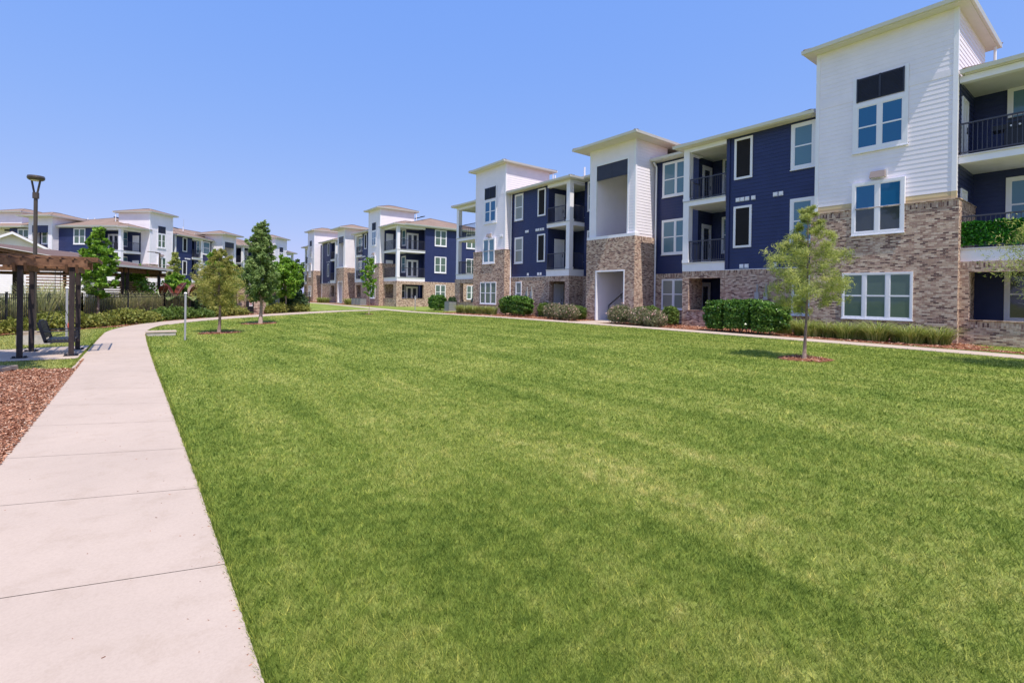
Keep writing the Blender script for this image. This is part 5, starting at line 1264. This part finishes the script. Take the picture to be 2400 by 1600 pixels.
banana(1.2, 38.6, [(160, 1.2, 0, .24, GR, .2), (20, 1.2, 0, .26, GR, .2), (280, 1.2, 1, .2, RD, .4), (80, 1.0, 1, .22, GR, .2)], 'green banana plant behind the fence at the right end of the pavilion')
banana(-5.0, 27.5, [(160, 1.0, 0, .2, GR, .2), (20, 1.1, 0, .2, GR, .2), (280, 1.1, 1, .18, GR, .4)], 'green broad leaved plant behind the fence left of the swing')

# ------------------------------------------------------------------ small things round the buildings
def ac(x, y, label, s=1.0):
    z = G(x, y); r = empty('air_conditioner', (x, y, z), label, 'air conditioner', 'air conditioners beside the blocks'); a = .38*s
    mb = MB(); mb.box((x-a, y-a, z+.06), (x+a, y+a, z+.82), 'ac_metal')
    for k in range(11):
        zz = z+.12+k*.06
        for (u0, u1, v0, v1) in ((x-a-.008, x-a+.01, y-a+.04, y+a-.04), (x-a+.04, x+a-.04, y-a-.008, y-a+.01)): mb.box((u0, v0, zz), (u1, v1, zz+.025), 'grey_box')
    part(mb, 'casing', r)
    mb = MB(); mb.box((x-a-.1, y-a-.1, z-.02), (x+a+.1, y+a+.1, z+.06), 'concrete_far'); part(mb, 'pad', r)
    mb = MB(); mb.tube([(x, y, z+.82), (x, y, z+.86)], [.34*s, .30*s], 'dark_metal', 16); part(mb, 'fan_guard', r)
ac(21.7, 37.2, 'grey air conditioner beside the square hedge at the far corner of the nearest building')
ac(21.3, 57.4, 'right one of the grey air conditioners before the far block'); ac(21.3, 58.5, 'middle grey air conditioner before the far block'); ac(21.3, 59.6, 'left one of the grey air conditioners before the far block')

def adirondack(x, y, rot, label, z0=.1):
    r = empty('patio_chair', (x, y, z0), label, 'chair', 'teal chairs on the far patio'); r.rotation_euler = (0, 0, rot); M = 'teal_plastic'
    def pt(mb, nm):
        o = mb.build(nm, r); return o
    mb = MB(); 
    for k in range(5): mb.box((-.2+k*.09, -.27, .34-k*.0), (-.13+k*.09, .27, .36), M)
    pt(mb, 'seat'); mb = MB()
    for k in range(5):
        yy = -.25+k*.11; hh = .72+.1*math.sin(math.pi*(k+.5)/5); mb.hexa([(.22, yy, .3), (.25, yy, .3), (.25, yy+.09, .3), (.22, yy+.09, .3), (.45, yy, .3+hh), (.48, yy, .3+hh), (.48, yy+.09, .3+hh), (.45, yy+.09, .3+hh)], M)
    pt(mb, 'backrest')
    for s in (-1, 1):
        mb = MB(); mb.box((-.3, s*.3-.05, .55), (.3, s*.3+.05, .58), M); pt(mb, 'armrest'); mb = MB(); mb.box((-.28, s*.29-.02, 0), (-.2, s*.29+.02, .55), M); pt(mb, 'leg'); mb = MB(); mb.bar((-.2, s*.26, .3), (.5, s*.26, .03), .03, .08, M); pt(mb, 'leg')
for i, (x, y) in enumerate(((23.3, 34.9), (23.35, 35.7), (23.4, 36.5))): adirondack(x, y, 0+.2*i, ['right', 'middle', 'left'][i]+' teal slatted patio chair behind the low brick wall')
# grill on the top balcony at the right edge
gx, gy = 23.0, 2.55
r = empty('barbecue_grill', (gx, gy, F3), 'black gas grill with chrome knobs on the top right balcony', 'grill')
mb = MB(); mb.box((gx-.25, gy-.45, F3+.05), (gx+.25, gy+.45, F3+.75), 'dark_metal'); part(mb, 'cabinet', r)
mb = MB(); mb.box((gx-.27, gy-.7, F3+.75), (gx+.27, gy+.75, F3+.90), 'dark_metal'); part(mb, 'side_shelf', r)
mb = MB(); mb.tube([(gx, gy-.42, F3+.95), (gx, gy+.42, F3+.95)], .2, 'dark_metal', 14); part(mb, 'lid', r)
for k in range(4):
    mb = MB(); q = Vector((gx-.27, gy-.32+k*.2, F3+.82)); mb.tube([q, q+Vector((-.04, 0, 0))], .03, 'white_trim', 8); part(mb, 'knob', r)
# ivy screen on the second floor railing
V = []; n = 5200; yy = .9+rng.random(n)*3.1; zz = F2+.08+rng.random(n)*.80+.02*np.sin(yy*9); xx = 22.26+rng.random(n)*.05
r = empty('ivy_screen', (22.2, 2.4, F2), 'artificial ivy privacy screen fixed to the second floor balcony railing', 'privacy screen')
V = leaf_quads(np.stack([xx, yy, zz], 1), .075, .85); add_thing_crown(r, 'leaves', V, 'leaf_ivy', shade_val(n, .5, .25))
mb = MB(); mb.box((22.325, .9, F2+.1), (22.33, 4.0, F2+.84), 'leaf_ivy'); part(mb, 'mat', r)
# pale swirl decal with a horned head on the patio window glass at the right edge
def decal(mb, pts, w, x=24.19):
    for k, ((a, b), (c, d)) in enumerate(zip(pts[:-1], pts[1:])):
        w0, w1 = w*(.35+.65*math.sin(math.pi*(k+.3)/len(pts))), w*(.35+.65*math.sin(math.pi*(k+1.3)/len(pts)))
        mb.poly([(x, a, b-w0/2), (x, c, d-w1/2), (x, c, d+w1/2), (x, a, b+w0/2)], 'grey_print')
mb = MB()
decal(mb, [(2.86, 1.98), (2.80, 1.93), (2.70, 1.89), (2.58, 1.89), (2.46, 1.93), (2.36, 1.99), (2.28, 2.06)], .07)
decal(mb, [(2.62, 1.70), (2.52, 1.76), (2.40, 1.78), (2.28, 1.74)], .16); decal(mb, [(2.52, 1.66), (2.46, 1.58), (2.36, 1.54)], .10)
decal(mb, [(2.78, 1.42), (2.66, 1.40), (2.52, 1.34), (2.40, 1.26)], .05)
part(mb, 'window_decal', B1)
# chairs on upper balconies
def chair(x, y, z, label, rot=0, mat='timber_dark'):
    r = empty('balcony_chair', (x, y, z), label, 'chair', 'chairs on the balconies'); r.rotation_euler = (0, 0, rot)
    mb = MB(); mb.box((-.24, -.24, .40), (.24, .24, .45), mat); mb.build('seat', r); mb = MB()
    for k in range(5): mb.box((.21, -.22+k*.1, .45), (.24, -.16+k*.1, .95), mat)
    mb.box((.2, -.24, .93), (.25, .24, .99), mat); mb.build('backrest', r)
    for a in (-.22, .19):
        for b in (-.22, .19): mb = MB(); mb.box((a, b, 0), (a+.035, b+.035, .40), mat); mb.build('leg', r)
chair(23.4, 24.3, F3, 'brown slatted chair on the top balcony left of the stair tower'); chair(24.0, 13.0, F2, 'white wire chair on the second floor balcony right of the stair tower', .5, 'white_trim')
# chairs on the top corner balcony of the block across the pool
p = fr3.p(2.6, .9, F3); chair(p.x, p.y, p.z, 'dark chair on the top corner balcony behind the maple', 2.2)

# parked pick-up beyond the far block
def pickup(x, y, rot, label):
    z = G(x, y); r = empty('pickup_truck', (x, y, z), label, 'truck'); r.rotation_euler = (0, 0, rot)
    prof = [(-2.7, .45), (-2.7, 1.15), (-.9, 1.15), (-.8, 1.85), (.7, 1.85), (1.25, 1.2), (2.55, 1.05), (2.7, .8), (2.7, .45)]
    mb = MB(); N = len(prof)
    for s in (-1, 1): mb.poly([(a, s*.92, b) for a, b in prof], 'car_paint')
    for k in range(N): a = prof[k]; b = prof[(k+1) % N]; mb.poly([(a[0], -.92, a[1]), (b[0], -.92, b[1]), (b[0], .92, b[1]), (a[0], .92, a[1])], 'car_paint')
    mb.build('body', r)
    for s in (-1, 1):
        mb = MB(); mb.poly([(-.7, s*.93, 1.25), (-.62, s*.93, 1.75), (.62, s*.93, 1.75), (1.1, s*.93, 1.25)], 'car_glass'); mb.build('window', r)
        for a in (-1.7, 1.7):
            mb = MB(); mb.tube([(a, s*.75, .4), (a, s*.95, .4)], .4, 'tyre', 18); w = mb.build('wheel', r); m2 = MB(); m2.tube([(a, s*.951, .4), (a, s*.96, .4)], .22, 'grey_box', 12); m2.build('rim', w)
    mb = MB(); mb.poly([(.74, -.8, 1.8), (1.22, -.85, 1.25), (1.22, .85, 1.25), (.74, .8, 1.8)], 'car_glass'); mb.build('windscreen', r)
    return r
pickup(17.6, 97.0, R(60), 'white pickup truck parked beyond the farthest brick tower')

# ------------------------------------------------------------------ sun, sky, camera
sd = Vector((-.085, -.47, 1)).normalized()
su = bpy.data.lights.new('sun', 'SUN'); su.energy = 3.6; su.angle = R(.53); su.color = (1, .93, .84)
so = bpy.data.objects.new('sun', su); C.objects.link(so); so.rotation_euler = sd.to_track_quat('Z', 'Y').to_euler(); so.location = (0, 0, 30)
w = bpy.data.worlds.new('World'); sc.world = w; w.use_nodes = True; nt = w.node_tree; nt.nodes.clear()
out = nt.nodes.new('ShaderNodeOutputWorld'); bg = nt.nodes.new('ShaderNodeBackground'); sky = nt.nodes.new('ShaderNodeTexSky')
sky.sky_type = 'NISHITA'; sky.sun_disc = False; sky.sun_elevation = math.asin(sd.z); sky.sun_rotation = math.atan2(sd.x, sd.y)
sky.air_density = 1.0; sky.dust_density = .6; sky.ozone_density = 2.0; sky.altitude = 0
# the air of this hot day: the whole dome is shifted towards violet blue with a flatter gradient
sepc = nt.nodes.new('ShaderNodeSeparateColor'); com = nt.nodes.new('ShaderNodeCombineColor'); nt.links.new(sky.outputs[0], sepc.inputs[0])
for ch, (ex, mul) in enumerate(((.63, .93), (.356, 1.51), (.05, 4.15))):
    pw = nt.nodes.new('ShaderNodeMath'); pw.operation = 'POWER'; pw.inputs[1].default_value = ex
    ml = nt.nodes.new('ShaderNodeMath'); ml.operation = 'MULTIPLY'; ml.inputs[1].default_value = mul
    nt.links.new(sepc.outputs[ch], pw.inputs[0]); nt.links.new(pw.outputs[0], ml.inputs[0]); nt.links.new(ml.outputs[0], com.inputs[ch])
nt.links.new(com.outputs[0], bg.inputs[0]); nt.links.new(bg.outputs[0], out.inputs[0]); bg.inputs[1].default_value = .15

cd = bpy.data.cameras.new('camera'); co = bpy.data.objects.new('camera', cd); C.objects.link(co); sc.camera = co
f, yaw, pitch, roll, cy = 1144.05, YAW, -2.70402365e-03, 1.48200721e-02, 696.72
wv = Vector((math.sin(yaw)*math.cos(pitch), math.cos(yaw)*math.cos(pitch), math.sin(pitch))); rv = Vector((math.cos(yaw), -math.sin(yaw), 0)); uv_ = rv.cross(wv)
r2 = math.cos(roll)*rv+math.sin(roll)*uv_; u2 = r2.cross(wv)
M = Matrix((r2, u2, -wv)).transposed().to_4x4(); M.translation = Vector((0, 0, 1.4)); co.matrix_world = M
cd.sensor_width = 36; cd.lens = 36*f/2400; cd.shift_x = 0; cd.shift_y = (cy-800)/2400; cd.clip_start = .05; cd.clip_end = 3000
sc.view_settings.view_transform = 'Standard'; sc.view_settings.look = 'None'; sc.view_settings.exposure = .50; sc.view_settings.gamma = 1
sc.render.resolution_x = 1024; sc.render.resolution_y = 682
